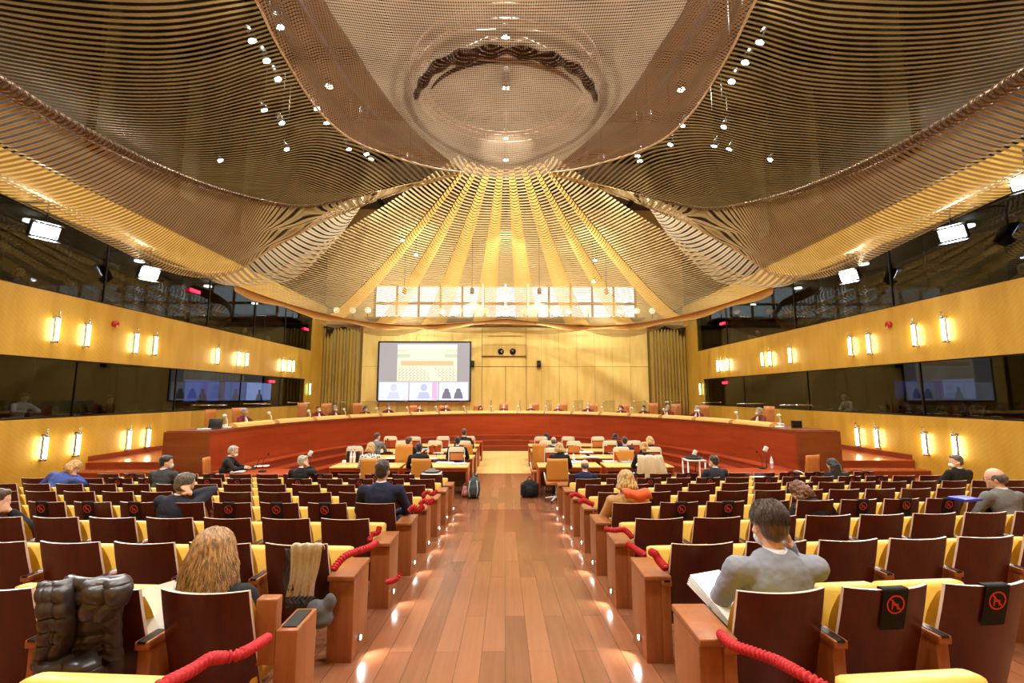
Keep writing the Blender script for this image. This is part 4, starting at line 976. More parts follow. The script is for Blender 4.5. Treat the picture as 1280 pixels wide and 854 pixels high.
tan_at(674, 555, 13.02, 'brown chair right of the aisle behind the navy suited man', wd=.4)
tan_at(585, 556, 14.62, 'tan chair left of the aisle under the man in the far row', wd=.3)
tan_at(780, 563, 13.0, 'tan chair with white frame in the right desks', wd=.62)
for i, (px, py, y) in enumerate(((488.5,545.5,16.3),(518,546,16.3),(554,545.5,16.3),(544,551,14.65),(504,551,14.65),(444,558,13.0),(571,559,13.0),(580,551,14.65),(710,546,16.3),(717,551.5,14.65),(747,546,16.3),(762,551,14.65),(776,559,13.0),(792,551,14.65),(816,559,13.0),(676,546,16.3),(683,551,14.65),(690,560,13.0),(586,545.5,16.3))):
    frame_chair(px, py, y, 'cream topped metal frame chair, %s from the left among the desks' % (ORD[sorted([488.5,518,554,544,504,444,571,580,710,717,747,762,776,792,816,676,683,690,586]).index(px)] if sorted([488.5,518,554,544,504,444,571,580,710,717,747,762,776,792,816,676,683,690,586]).index(px) < 18 else 'last'))
p = P(258, 572, y=11.2); c = office_chair(p.x, 11.2, 0, -1.35, 'tan wooden chair seen edge-on behind the clerk at the left desk', zt=1.12, wd=.42, base='chrome', m=M_tanwood, grp='clerk chairs')
p = P(1016, 569, y=11.6); c = office_chair(p.x, 11.6, 0, .35, 'empty tan chair turned sideways at the right clerk desk', zt=1.1, wd=.5, base='chrome', m=M_tanwood, grp='clerk chairs')
# small things on desks
def thing_box(name, p, sx_, sy_, sz_, m, lab, cat, grp=None, rz=0, r=.004):
    mb = MB(); mb.rbox(-sx_/2, sx_/2, -sy_/2, sy_/2, 0, sz_, r); o = mb.build(name, m); o.location = p; o.rotation_euler.z = rz; return tag(o, lab, cat, grp)
def on(px, py, z): return P(px, py, z=z)
random.seed(3)
paper_spots = [(478,578,'nearest inner left'),(492,573,'left'),(540,574,'left'),(556,579,'nearest'),(574,580,'nearest right end'),(500,567,'second row'),(548,567,'second row'),(470,566,'second row'),(712,579,'right'),(724,577,'right'),(738,572,'second row right'),(762,577,'outer right'),(783,577,'outer right'),(700,568,'second'),(732,566,'third'),(768,566,'third'),(530,562,'third'),(560,562,'third')]
for i, (px, py, w_) in enumerate(paper_spots):
    p = on(px, py, .752); thing_box('paper_stack', p, random.uniform(.25,.5), random.uniform(.2,.3), random.uniform(.006,.03), M_paper if i % 4 else mat('pale_blue_paper', (170,190,220), .7), 'pile of papers on the counsel desks, %s from the left' % ORD[sorted(range(18), key=lambda q: paper_spots[q][0]).index(i)], 'papers', 'papers on the counsel desks', random.uniform(-.4,.4))
def bottle(p, lab, h=.24, m=None, grp='water bottles'):
    o = empty('water_bottle', p, 0, lab, 'bottle', grp)
    prof = [(0,.03),(.01,.036),(.12,.036),(.17,.034),(.2,.016),(.225,.013)]
    mb = MB(); mb.tube([(0,0,a*h/.24) for a,_ in prof], .03, 12, rf=lambda t: prof[int(round(t*5))][1]); mb.build('bottle_body', m or mat('clear_bottle', (214,224,232), .1, spec=.8), o)
    MB().cyl((0,0,.225*h/.24),(0,0,.245*h/.24),.016,10).build('cap', mat('blue_cap', (60,90,180), .4), o)
    MB().cyl((0,0,.07*h/.24),(0,0,.13*h/.24),.0368,12).build('bottle_label', mat('bottle_lab', (236,236,240), .5), o)
bottle(on(438.5,579,.752), 'clear water bottle on the nearest left desk, left of a pair', .36); bottle(on(442.5,579,.752), 'clear water bottle on the nearest left desk, right of a pair', .36)
for px, n_ in ((435, 'left'), (447, 'right')): thing_box('black_flask', on(px, 578, .752), .09, .09, .3, M_black, 'dark flask standing %s of the water bottles on the left desk' % n_, 'flask', 'dark flasks', r=.03)
thing_box('paper_cup', on(430,580,.752), .09,.09,.1, M_white, 'white cup at the left edge of the nearest left desk', 'cup', r=.02)
bottle(on(965,586,.752), 'tall clear water bottle on the right clerk desk', .32)
bottle(on(717,578,.752), 'clear water bottle on the near right counsel desk', .26)
def mic(p, lab, h=.4, dx=.1, grp='gooseneck microphones'):
    o = empty('gooseneck_microphone', p, 0, lab, 'microphone', grp)
    MB().rbox(-.07,.07,-.06,.06,0,.035,.01).build('base', M_black, o); MB().tube(crom([(0,0,.03),(0,0,.2*h/.4),(dx*.4,0,.33*h/.4),(dx,0,h)], 12), .006, 6).build('gooseneck', M_black, o)
    MB().ell((dx,0,h), .022,.022,.035).build('mic_head', M_black, o); return o
for i, (px, py, s_) in enumerate(((953,586,-.12),(328,590,.12),(470,577,.05),(545,578,-.05),(706,578,.08),(788,574,.06),(486,566,-.05),(757,567,.05))):
    mic(on(px, py, .752), 'black gooseneck microphone on the desks, %s from the left' % ORD[sorted([953,328,470,545,706,788,486,757]).index(px)], .42, s_)
for px, py, y, n_ in ((388,567,12.6,'left'),(868.5,566,12.6,'middle right'),(957,561.5,12.2,'far right')):   # small white reading lamps on stalks
    p = P(px, py, y=y); o = empty('stalk_lamp', (p.x, y, 0), 0, 'small white headed lamp on a thin stalk, %s one' % n_, 'lamp', 'stalk lamps'); MB().cyl((0,0,0),(0,0,p.z-.03),.012,8).build('stalk', M_darkmetal, o)
    MB().cyl((0,0,0),(0,0,.03),.12,14).build('foot', M_darkmetal, o); mb = MB(); M = Matrix.Translation((0,0,p.z)) @ Matrix.Rotation(.5,4,'Y'); mb.rbox(-.05,.05,-.03,.03,-.07,.07,.015,0,M); mb.build('lamp_head', M_white, o)
# laptop on left clerk desk
def laptop(p, rz, lab, m=M_black, w=.34, scr_e=None):
    o = empty('laptop', p, rz, lab, 'laptop', 'laptops'); MB().rbox(-w/2,w/2,-.12,.12,0,.02,.004).build('keyboard_base', m, o)
    M = Matrix.Translation((0,.12,.015)) @ Matrix.Rotation(-.3,4,'X'); MB().rbox(-w/2,w/2,-.006,.006,0,.25,.004,0,M).build('lid', m, o); return o
laptop(on(313,586,.752), -1.1, 'open black laptop facing the clerk on the left desk', w=.4)
for px, py, w_, l in ((297,590,.3,'left'),(327,583,.34,'right')): thing_box('loose_papers', on(px,py,.752), w_,.24,.01, M_paper, 'loose white sheets %s of the laptop on the clerk desk' % l, 'papers', 'clerk papers', .3)
thing_box('keyboard', on(300,587,.752), .34,.14,.03, M_black, 'black device on the left clerk desk before the laptop', 'device', rz=.2)
thing_box('desk_papers', P(950,597,z=.8), .34,.25,.01, M_paper, 'white sheet near the dark-haired woman on the right', 'papers')
# bench equipment: white lamp/microphone units between the pads, monitors, documents
for i in range(ne+1):
    t = pt[i]; c = bc(t, .2); o = empty('bench_microphone', (c.x, c.y, 1.68), math.atan2(c.x, -(c.y-12))*0, 'white desk lamp and microphone unit on the bench, %s from its left end' % ORD[i], 'microphone', 'microphone units on the bench')
    MB().rbox(-.09,.09,-.09,.09,0,.05,.015).build('base', M_white, o); MB().tube(crom([(0,0,.04),(.02,-.03,.2),(-.03,-.06,.33)], 10), .018, 7).build('arm', M_white, o)
    MB().ell((-.04,-.07,.35), .055,.055,.045).build('lamp_head', M_white, o)
for i in range(ne):
    t = (pt[i]+pt[i+1])/2; c = bc(t, .75); rz = math.atan2(-(c.x)/7.6**2, -(c.y-12)/11.2**2)
    thing_box('document_pile', (c.x, c.y, 1.68), .5, .26, random.uniform(.02,.07), M_paper, 'white documents on the judges bench, %s place from the left' % ORD[i], 'papers', 'documents on the bench', random.uniform(-.3,.3)+math.atan2(c.x,1)*0)
for i, t in enumerate([pt[q] for q in range(ne+1)]):         # acrylic dividers
    a, b_ = bc(t, .25), bc(t, 1.25); n_ = Vector((-(b_-a).y, (b_-a).x, 0)).normalized()*.004; hh = .62
    mb = MB(); vs = [a-n_, b_-n_, b_+n_, a+n_]; mb.add([v+Vector((0,0,1.7)) for v in vs]+[v+Vector((0,0,1.7+hh)) for v in vs], [(0,1,2,3),(4,7,6,5),(0,4,5,1),(1,5,6,2),(2,6,7,3),(3,7,4,0)])
    e = empty('acrylic_divider', a+Vector((0,0,1.68)), 0, 'clear acrylic divider standing on the bench, %s from its left end' % ORD[i], 'divider', 'acrylic dividers on the bench')
    for v in mb.v: pass
    mb.v = [tuple(Vector(v)-e.location) for v in mb.v]; mb.build('sheet', M_clear, e)
    mb = MB(); mb.cyl(Vector((0,0,.02+hh)), (b_-a)+Vector((0,0,.02+hh)), .012, 6); mb.build('top_rail', M_chrome, e)
laptop(P(267,536,z=1.69), .3, 'small black monitor at the left end of the judges bench', w=.34); thing_box('white_leaflet', P(255,537,z=1.69), .26,.2,.02, M_paper, 'white leaflet at the left end of the bench', 'papers')
p = P(996,535,z=1.69); thing_box('black_monitor', p, .28,.06,.2, M_black, 'small black monitor near the right end of the judges bench', 'monitor')
# tall tan chairs behind the bench
JP = [(275,512,0),(300,514,1),(379,513,0),(408,508,0),(446,511,0),(518,511,0),(555,511,0),(596,510,0),(630,508,0),(668,508,0),(702,508,0),(742,509,0),(781,510,0),(817,508,0),(845,510,0),(880,509,0),(962,512,0)]
JC = [(263,512),(297,510),(378,504),(408,504.5),(447,504),(517.5,507),(555,508),(597,506),(629.5,504),(668,504),(703.5,504),(741,505),(781,505.5),(817,504),(845,505),(880,507),(962,508)]
def bench_depth(px, off):
    best = None
    for i in range(0, 721):
        t = PI*i/720; c = bc(t, off); q = CM.transposed() @ (c+Vector((0,0,1.9))-cam.location); u = 640+F*q.x/-q.z
        if best is None or abs(u-px) < best[0]: best = (abs(u-px), c, t)
    return best[1], best[2]
for i, (px, py) in enumerate(JC):
    c, t = bench_depth(px, 1.95); zt = P(px, py, y=c.y).z; ctr = Vector((0, 14, 0)); rz = math.atan2(-(ctr-c).x, (ctr-c).y)
    zt = min(max(zt, 2.05), 2.5); office_chair(c.x, c.y, DZ, rz, 'tall tan high-backed chair behind the bench, %s from the left' % ORD[i], zt=zt-DZ, wd=.5, base='chrome', grp='high-backed chairs behind the bench', m=M_tanwood)
# ------------------------------------------------------------------ persons
def seatp(label, px, py, y, floor=None, **k):
    kk = {a: k[a] for a in ('face','lean','side','sc') if a in k}
    p = head_at(px, py, y, **kk); fl = FZ(y) if floor is None else floor; sc_ = k.get('sc', 1.0)
    hz = .47+(p.z-fl)/sc_; lo, hi = k.pop('hzr', (.3, .6)); hz2 = min(max(hz, lo), hi)
    if abs(hz-hz2) > .02: print('HZ', label, round(hz, 2))
    return person(label, (p.x, y, fl), hz=hz2, **k)
G_ = 'people seated in the public rows'
seatp('man in grey suit, right hand raised to his ear, nearest person on the right', 963, 657, 2.78, lean=2, hp=12, hy=4, top=C_gray, hair='brown', hzr=(.24,.6), armR=('hat', (.13, .09, .02), (.75, -.3, -1)), armL=('lap',), sh=.215, mask=M_mask, vox=.0085, sc=1.08, group=G_)
seatp('woman with long wavy honey blonde hair from behind in black, nearest on the left', 266, 695, 2.85, lean=8, hp=10, hy=0, top=C_black, hair='honey', style='wavy', vox=.0085, hzr=(.2,.6), sc=1.06, group=G_, sh=.215)
seatp('man in navy jacket from behind, fourth row left of the aisle', 478, 589, 5.95, lean=4, hp=4, top=C_navy, hair='darkbrown', vox=.014, sc=1.08, sh=.21, group=G_)
seatp('woman in camel jumper with orange scarf and blonde bob, right of the aisle', 783, 602, 5.95, lean=6, hp=12, top=C_beige, hair='blonde', style='bob', vox=.014, sc=1.06, group=G_)
# scarf on her shoulders
p = P(790, 619, y=5.9); sc_o = MB(); G = []
for i in range(9):
    u = i/8; G.append([Vector((p.x-.14+.34*u+.05*v, p.y-.02-.05*math.sin(PI*v), p.z+.07-.13*v*(1-.4*abs(u-.6))+.015*math.sin(u*9))) for v in [q/6 for q in range(7)]])
sc_o.grid(G); o = sc_o.build('scarf', mat('orange_scarf', (224, 98, 50), .7)); md = o.modifiers.new('s','SOLIDIFY'); md.thickness = .012; tag(o, 'orange patterned scarf over the shoulders of the woman in camel', 'scarf')
seatp('man in dark blue jacket leaning his head on his right hand, left rows', 228, 606, 5.9, lean=12, side=8, hy=20, hp=8, hr=10, top=C_dknavy, hair='darkgrey', armR=('ear',), vox=.014, sc=1.08, group=G_)
seatp('man in charcoal jacket and pale blue mask turned right, left rows', 207, 578, 9.0, lean=5, hy=55, hp=5, top=C_char, hair='black', mask=M_bluemask, vox=.016, group=G_)
seatp('fair-haired woman in blue slumped over with her head bent, far left', 86, 583, 8.9, lean=28, side=14, hy=40, hp=40, top=C_blue, hair='blonde', style='bob', vox=.016, armR=('face',), group=G_)
seatp('grey-haired man in black jacket with hand at his chin, left of centre', 378, 577, 10.0, lean=6, hy=45, hp=5, top=C_black, hair='grey', armR=('face',), vox=.016, group=G_)
seatp('man in navy jacket and mask beside a small stand, right rows', 893, 577, 9.9, lean=4, hy=-20, hp=8, top=C_dknavy, hair='darkbrown', vox=.016, mask=M_mask, group=G_)
seatp('woman with long straight dark hair in black, far right rows', 1043, 581, 9.9, lean=10, hy=-25, hp=22, top=C_black, hair='black', style='long', vox=.016, group=G_)
seatp('curly auburn-haired woman in black top bending her head right down', 1008, 616, 5.9, lean=24, side=-6, hy=-30, hp=48, top=C_blackcloth, hair='auburn', style='curly', vox=.014, group=G_, hzr=(.3,.62))
seatp('man in black suit with white mask looking left, beside the right wall lamps', 1195, 577, 9.0, lean=2, hy=-75, hp=4, top=C_black, hair='darkgrey', mask=M_mask, vox=.016, group=G_)
seatp('balding man in grey jacket with blue lanyard, far right', 1247, 598, 6.0, lean=6, hy=-40, hp=8, top=C_grey2, hair='darkgrey', style='bald', extra='glasses', vox=.014, sc=1.04, group=G_)
seatp('person at the left frame edge, partly cut off, hand to face', -8, 630, 4.9, lean=10, hy=30, hp=10, top=C_black, hair='brown', armR=('face',), vox=.016, group=G_)
p = P(1206, 625, y=5.75); thing_box('blue_folder', p, .26,.2,.03, mat('blue_folder', (40, 60, 190), .4), 'bright blue folder lying on a seat back beside the balding man', 'folder', rz=.2)
seatp('balding man in navy jacket with white collar, front public row right of the aisle', 731, 582, 10.0, lean=4, hp=5, top=C_navy, hair='darkgrey', style='bald', vox=.016, group=G_)
G2 = 'people seated at the counsel desks'
for lab, px, py, y, kw in (
 ('woman with blonde hair and black and white patterned blouse at the near left desk', 464, 553, 11.65, dict(top=C_patt, hair='blonde', style='bob', hy=30)),
 ('dark-skinned person in black with short dark hair at the near left desk', 524, 558, 11.65, dict(top=C_black, hair='black', skin='dark')),
 ('man in grey jacket looking right in the far left desks', 471, 546, 14.95, dict(top=C_grey2, hair='brown', hy=40)),
 ('man in black with brown hair in the middle left desks', 511, 545, 13.3, dict(top=C_black, hair='brown', hy=30)),
 ('broad person in black jacket in the left desks beside the aisle', 572, 550.5, 13.3, dict(top=C_black, hair='black', sh=.22)),
 ('man in black jacket with short brown hair, farthest left desk by the aisle', 580, 541, 14.95, dict(top=C_black, hair='brown', hzr=(.4,.75))),
 ('woman with blonde bob and black jacket in the tan swivel chair, right of the aisle', 699, 556, 11.6, dict(top=C_black, hair='blonde', style='bob')),
 ('man in navy suit behind the blonde woman, right desks', 692, 547, 13.3, dict(top=C_navy, hair='darkgrey', style='bald')),
 ('person with black hair in the far right desks beside the aisle', 683, 546.5, 16.55, dict(top=C_black, hair='black', style='curly')),
 ('man in navy suit with dark brown hair in the outer right desks', 780.5, 546.5, 13.3, dict(top=C_navy, hair='darkbrown')),
 ('dark-haired woman in black left of the navy suited man, outer right desks', 769, 547.5, 14.95, dict(top=C_black, hair='darkbrown', style='bun')),
 ('woman with blonde updo in black, chair with beige coat, right desks', 805, 553, 11.65, dict(top=C_black, hair='blonde', style='bun')),
 ('fair-haired person just behind the woman with the updo, right desks', 812, 549, 13.3, dict(top=C_black, hair='blonde', style='bob'))):
    seatp(lab, px, py, y, 0, lean=6, hp=kw.pop('hp', 6), vox=.024, group=G2, **kw)
p = P(812, 571, y=11.2); office_chair(p.x, 11.25, 0, 0, 'white framed chair with the beige coat over its back', zt=p.z, wd=.56, grp='tan office chairs at the counsel desks')
# clerk facing right
seatp('grey-haired woman clerk in black gown with white mask facing right at the left desk', 290, 564, 11.35, 0, face=-68, lean=12, hp=16, top=C_black, hair='grey', mask=M_mask, vox=.014, armL=('desk',), armR=('desk',), extra='glasses', hzr=(.4,.7))
# judges
JUD = [(306,508,'grey',0,0),(398,510,'brown',1,0),(419,509.5,'grey',1,0),(457,511,'brown',1,'bob'),(485.5,509,'darkgrey',1,0),(524,509,'darkbrown',1,0),(557,507,'black',1,0),(600.5,510.5,'black',0,'bob'),(629.5,508,'grey',1,'bald'),(663.5,508.5,'grey',1,'bald'),(697.5,507.5,'grey',1,'bald'),(735,508,'grey',1,0),(776,510,'brown',1,'bob'),(804.5,509,'darkbrown',1,0),(834.5,509,'grey',1,0),(871,508,'grey',1,0),(948.5,512,'grey',1,0)]
protos = {}
for i, (px, py, hr_, mk, st) in enumerate(JUD):
    c, t = bench_depth(px, 1.5); ctr = Vector((0, 15, 0)); face = math.degrees(math.atan2(-(ctr-c).x, (ctr-c).y))
    st = st or 'short'; key = (hr_, mk, st)
    lab = 'judge in crimson robe%s behind the bench, %s from the left' % (' with white face mask' if mk else ' without face mask', ORD[i])
    p = head_at(px, py, c.y, face=face, lean=10); x0, y0 = p.x, c.y
    # slide so that the hips stay behind the bench
    hz = min(max(.47+(p.z-DZ), .36), .72)
    if key in protos and abs(protos[key][1]-hz) < .12:
        r = copy_tree(protos[key][0]); r.location = (x0, y0, DZ); r.rotation_euler.z = math.radians(face); tag(r, lab, 'person', 'judges behind the bench')
    else:
        r = person(lab, (x0, y0, DZ), face=face, lean=10, hp=6, top=C_robe, hair=hr_, style=st, mask=M_mask if mk else None, vox=.026, robe=True, hz=hz, legs=False, armL=('desk',), armR=('desk',), group='judges behind the bench')
        protos[key] = (r, hz)
# interpreters behind the booth glass
for lab, px, py, x, fl, kw in (
 ('interpreter with fair hair resting head on hand in the upper left booth', 25, 341, -13.6, 4.63, dict(hair='blonde', style='bob', top=C_black, armR=('face',), hy=20)),
 ('interpreter with headset leaning low in the upper left booth', 87, 355, -13.6, 4.63, dict(hair='darkbrown', top=C_black, extra='headset')),
 ('bald interpreter in the far upper left booth', 306, 413, -13.5, 4.63, dict(hair='grey', style='bald', top=C_black)),
 ('interpreter with curly fair hair, farthest in the upper left booth', 335, 423, -13.5, 4.63, dict(hair='honey', style='bob', top=C_black)),
 ('technician in white shirt with glasses in the lower left booth', 30, 497, -13.5, 1.23, dict(hair='brown', top=C_white, extra='glasses', armL=('desk',), armR=('desk',), hzr=(.3,.7))),
 ('person in black with white collar in the lower left booth', 137, 499, -13.5, 1.23, dict(hair='black', top=C_black, armR=('face',), hzr=(.3,.7))),
 ('interpreter leaning forward in the far upper right booth', 947, 416, 13.5, 4.63, dict(hair='blonde', style='bald', top=C_black)),
 ('interpreter at the right frame edge in the upper right booth', 1279, 336, 13.6, 4.63, dict(hair='blonde', style='bob', top=C_blue)),
 ('blonde woman in white top bending forward in the lower right booth', 1057, 497, 13.5, 1.23, dict(hair='blonde', style='bob', top=C_white, hp=30, hzr=(.3,.7))),
 ('person in dark clothes in the lower right booth', 1106, 508, 13.5, 1.23, dict(hair='black', top=C_char, hp=30, hzr=(.2,.7)))):
    light('booth_task_lamp', 'SPOT', (px and P(px, py, x=x).x*.985, P(px, py, x=x).y, fl+2.6), 26, (1,.95,.85), .1, target=(P(px, py, x=x).x, P(px, py, x=x).y, fl), spot=80)  # added fill spot above each booth figure, so it shows through the glass
    q = P(px, py, x=x); fc = 90 if x > 0 else -90; hzr = kw.pop('hzr', (.3, .75))
    hd = (Vector((0,0,.53))+Vector((0, math.sin(math.radians(12)), math.cos(math.radians(12))))*.50+Vector((0,.03,.12)))
    hz = min(max(.47+(q.z-fl-hd.z), hzr[0]), hzr[1]); R_ = Matrix.Rotation(math.radians(fc),3,'Z') @ Vector((0,hd.y,0))
    person(lab, (q.x-R_.x, q.y-R_.y, fl), face=fc, lean=12, vox=.026, hz=hz, legs=False, group='people behind the booth windows', hp=kw.pop('hp', 12), **kw)
# screen reflections built as glowing panels behind the booth glass, and equipment
for s, x, px0, px1, py0, py1, e, nm in ((-1, -12.95, 230, 338, 477, 501, .55, 'left'), (1, 12.95, 1120, 1220, 475, 498, .13, 'right')):
    a = P(px0, (py0+py1)/2, x=x+s*.3); b_ = P(px1, (py0+py1)/2, x=x+s*.3); zt = P((px0+px1)/2, py0, x=x+s*.3).z; zb = P((px0+px1)/2, py1, x=x+s*.3).z
    o = empty('booth_video_wall', (x+s*.3, (a.y+b_.y)/2, zb), 0, 'row of bluish video screens glowing inside the lower %s booth' % nm, 'screen', 'video screens in the booths'); L = (b_.y-a.y); H_ = zt-zb; y0 = -L/2
    MB().box(-.02, .02, min(y0,-y0)-.05, max(y0,-y0)+.05, -.05, H_+.05).build('frame', M_black, o)
    for (u0, u1, c, ee) in ((0,.32,(70,90,190),1),(.33,.385,(90,20,50),.6),(.39,.64,(64,84,180),1),(.65,1,(140,160,230),1.5)):
        MB().box(-.03*(1 if s < 0 else -1)*-1-.005, -.03*(1 if s < 0 else -1)*-1+.005, y0+L*min(u0,u1), y0+L*u1, 0, H_).build('display', mat('disp_%s_%.2f' % (nm,u0), (10,10,12), .4, emit=e*ee*2, ecol=c), o)
        uc = (u0+u1)/2; sgn = (1 if s < 0 else -1)
        if u1-u0 > .1: MB().prism([(y0+L*(uc-.05), 0), (y0+L*(uc+.05), 0), (y0+L*(uc+.035), H_*.3), (y0+L*(uc+.015), H_*.38),(y0+L*(uc+.018), H_*.6),(y0+L*(uc-.018), H_*.6),(y0+L*(uc-.015), H_*.38),(y0+L*(uc-.035), H_*.3)], .036, .04, 0, Matrix(((0,0,sgn,0),(1,0,0,0),(0,1,0,0),(0,0,0,1)))).build('person_silhouette', mat('disp_sil', (30,34,60), .5), o)
k = 0
for s, nm, L in ((-1,'left',[(72,517),(80,513),(105,516),(155,514),(165,512),(185,513),(207,512),(213,511),(223,510),(240,512),(352,487),(170,492)]), (1,'right',[(1042,503),(1073,505),(1090,511),(1140,507),(1152,514),(1176,506),(1200,510),(1222,508),(1250,511),(1160,481)])):
    for i, (px, py) in enumerate(L):
        p = P(px, py, x=s*(W+.6)); p.z = 1.995; lab = 'booth console lit by its screen in the lower %s booth, %s of the row' % (nm, ORD[i])
        o = empty('booth_console', p, 0, lab, 'console', 'consoles on the booth counters'); MB().rbox(-.15,.15,-.2,.2,0,.05,.01).build('console_base', M_black, o)
        if i % 3 != 2: MB().rbox(-.02,.02,-.2,.2,.05,.3,.006).build('screen', mat('console_dark_green', (40,52,46), .4), o)
        MB().box(-s*.12-.02,-s*.12+.02,-.1,.1,.05,.06).build('paper', M_paper, o)
for s, nm, ys_ in ((-1,'left',(10.6,12,14.6,15.6,17,19.5,21,24,26)), (1,'right',(11,13,15.2,16.6,18,20.5,22,24.5,26.5))):
    for i, y in enumerate(ys_):
        o = empty('booth_console', (s*(W+.6), y, 5.395), 0, 'booth console in the upper %s booths, %s from the camera' % (nm, ORD[i]), 'console', 'consoles on the booth counters'); MB().rbox(-.15,.15,-.2,.2,0,.05,.01).build('console_base', M_black, o); MB().rbox(-.02,.02,-.16,.16,.05,.2,.006).build('screen', MATS['console_dark_green'], o)
for i, (px, py, s, w_) in enumerate(((244,364,-1,'first upper left'),(383,411.5,-1,'second upper left'),(340,477,-1,'lower left'),(903,404.5,1,'upper right'),(906,478.5,1,'lower right'))):
    p = P(px, py, x=s*(W-.02)); tag(MB().box(p.x-.02,p.x+.02,p.y-.28,p.y+.28,p.z-.06,p.z+.06).build('on_air_light', mat('red_led', (120,0,20), .4, emit=5, ecol=(255,30,60))), 'small glowing red indicator at the %s window' % w_, 'indicator', 'red indicators at the booth windows')
for s, nm, zc, ys_ in ((-1,'left',7.6,(13,17,21,25)),(1,'right',7.6,(13,17,21,25))):
    for i, y in enumerate(ys_): tag(MB().cyl((s*(W+1.6),y,7.62),(s*(W+1.6),y,7.68),.16,14).build('booth_downlight', mat('booth_dl', (240,240,235), .4, emit=9)), 'round downlight in the ceiling of the upper %s booths, %s from the camera' % (nm, ORD[i]), 'lamp', 'downlights in the booths')
# ------------------------------------------------------------------ coats, bags, papers
def drape(name, path, widths, m, lab, cat, amp=.02, seed=1, th=.015, parent=None, folds=5):
    """cloth strip following path (points) with cross direction x; widths per point"""
    c = crom(path, 40); G = []; rnd = random.Random(seed); ph = [rnd.uniform(0,6) for _ in range(4)]
    for i, p in enumerate(c):
        t = i/39; a = t*(len(widths)-1); q = int(min(a, len(widths)-2)); w_ = widths[q]+(widths[q+1]-widths[q])*(a-q); row = []
        for j in range(25):
            u = j/24*2-1; f = amp*(math.sin(u*folds*2+ph[0]+t*2)+.6*math.sin(u*folds*4.3+ph[1]-t*3)); row.append(p+Vector((u*w_+.01*math.sin(t*9+ph[2]), -abs(f)*1.0-.004, .3*f)))
        G.append(row)
    mb = MB(); mb.grid(G); o = mb.build(name, m, parent); md = o.modifiers.new('s','SOLIDIFY'); md.thickness = th; md.offset = -1; 
    ss = o.modifiers.new('sub','SUBSURF'); ss.levels = 1; ss.render_levels = 1
    return tag(o, lab, cat) if lab else o
# dark padded jacket over the nearest seat on the left (third from the aisle is hidden behind it)
x, y = seat_xy(0, 1, -1); z = FZ(y)
jx = P(88, 740, y=y-.08).x
M_puff = mat('padded_jacket', (58, 50, 50), .32, spec=.6, bump=.3, bscale=9)
o = empty('padded_jacket', (jx, y-.05, z+.8), 0, 'dark brown shiny padded jacket hung over the nearest seat at far left', 'jacket')
def quilt(name, path, widths, seed, rows=9, amp=.03, dep=.0):
    c = crom(path, 64); G = []
    for i, p_ in enumerate(c):
        t = i/63; a_ = t*(len(widths)-1); q = int(min(a_, len(widths)-2)); w_ = widths[q]+(widths[q+1]-widths[q])*(a_-q); row = []
        for j in range(33):
            u = j/32*2-1; pf = .75*abs(math.sin(t*rows*1.4*PI+.2*math.sin(u*3+seed)+.3*noise.noise(Vector((u*1.5,t*3,seed)))))**.6
            fold = .012*math.sin(u*4.5+seed+t*1.5)+.012*noise.noise(Vector((u*3,t*5,seed+4))); edge = (1-abs(u)**5)
            row.append(p_+Vector((u*w_+.012*math.sin(t*8+seed), -(amp*pf+fold+dep+.02)*edge-.012, .012*pf)))
        G.append(row)
    mb = MB(); mb.grid(G); q = mb.build(name, M_puff, o); md = q.modifiers.new('s','SOLIDIFY'); md.thickness = .02; md.offset = 1; return q
def jr(px, py, yy): return P(px+17, py-3, y=yy)-o.location
yb = y-.03
AMP = .6
quilt('jacket_body', [jr(104,742,yb+.14), jr(106,730,yb+.06), jr(108,727,yb-.03), jr(108,745,yb-.04), jr(104,790,yb+.01), jr(98,830,yb+.05), jr(92,862,yb+.07)], [.1,.13,.15,.14,.14,.16,.18], 1.0, 8)
quilt('jacket_sleeve', [jr(66,742,yb+.1), jr(66,732,yb+.03), jr(64,732,yb-.07), jr(62,760,yb-.09), jr(60,800,yb-.06), jr(56,826,yb-.04)], [.05,.06,.065,.06,.055,.05], 2.0, 7, .025, .03)
quilt('jacket_collar', [jr(120,738,yb-.02), jr(121,728,yb-.08), jr(122,734,yb-.12), jr(120,752,yb-.12), jr(116,772,yb-.1)], [.08,.1,.1,.08,.05], 3.0, 3, .03, .02)
quilt('jacket_hem', [jr(76,818,yb-.03), jr(74,832,yb-.07), jr(70,850,yb-.06), jr(68,868,yb-.04)], [.12,.14,.16,.17], 4.0, 2, .035, .02)
# cream scarf with fringe over second-row seat left of the aisle
x, y = seat_xy(1, 0, -1); z = FZ(y); M_sc = mat('cream_scarf', (200, 182, 152), .9, bump=.25, bscale=50); ax = P(389, 690, y=y).x
o = empty('scarf', (ax, y, z), 0, 'cream woollen scarf with grey striped fringed ends over the seat left of the aisle', 'scarf')
def rel(px, py, yy): return P(px, py, y=yy)-o.location
drape('scarf_cloth', [rel(390,690,y+.12), rel(390,681,y+.03), rel(386,680,y-.05), rel(381,705,y-.04), rel(379,730,y-.03), rel(377,746,y-.02)], [.1,.115,.11,.1,.09,.1], M_sc, None, None, .014, 3, .012, o)
drape('striped_end', [rel(377,745,y-.03), rel(376,752,y-.03), rel(375,760,y-.02)], [.1,.1,.09], mat('scarf_stripes', (70,66,70), .9), None, None, .012, 4, .012, o)
drape('striped_edge', [rel(364,686,y-.03), rel(364,705,y-.03), rel(361,738,y-.03)], [.035,.04,.035], MATS['scarf_stripes'], None, None, .01, 5, .012, o)
mb = MB()
for i in range(16):
    a = rel(380+i*1.0, 778, y-.02); mb.tube([a, a+Vector((.004*math.sin(i),-.01,-.08)), a+Vector((.012*math.sin(i*2),.0,-.15))], .006, 5)
mb.build('fringe', M_sc, o)
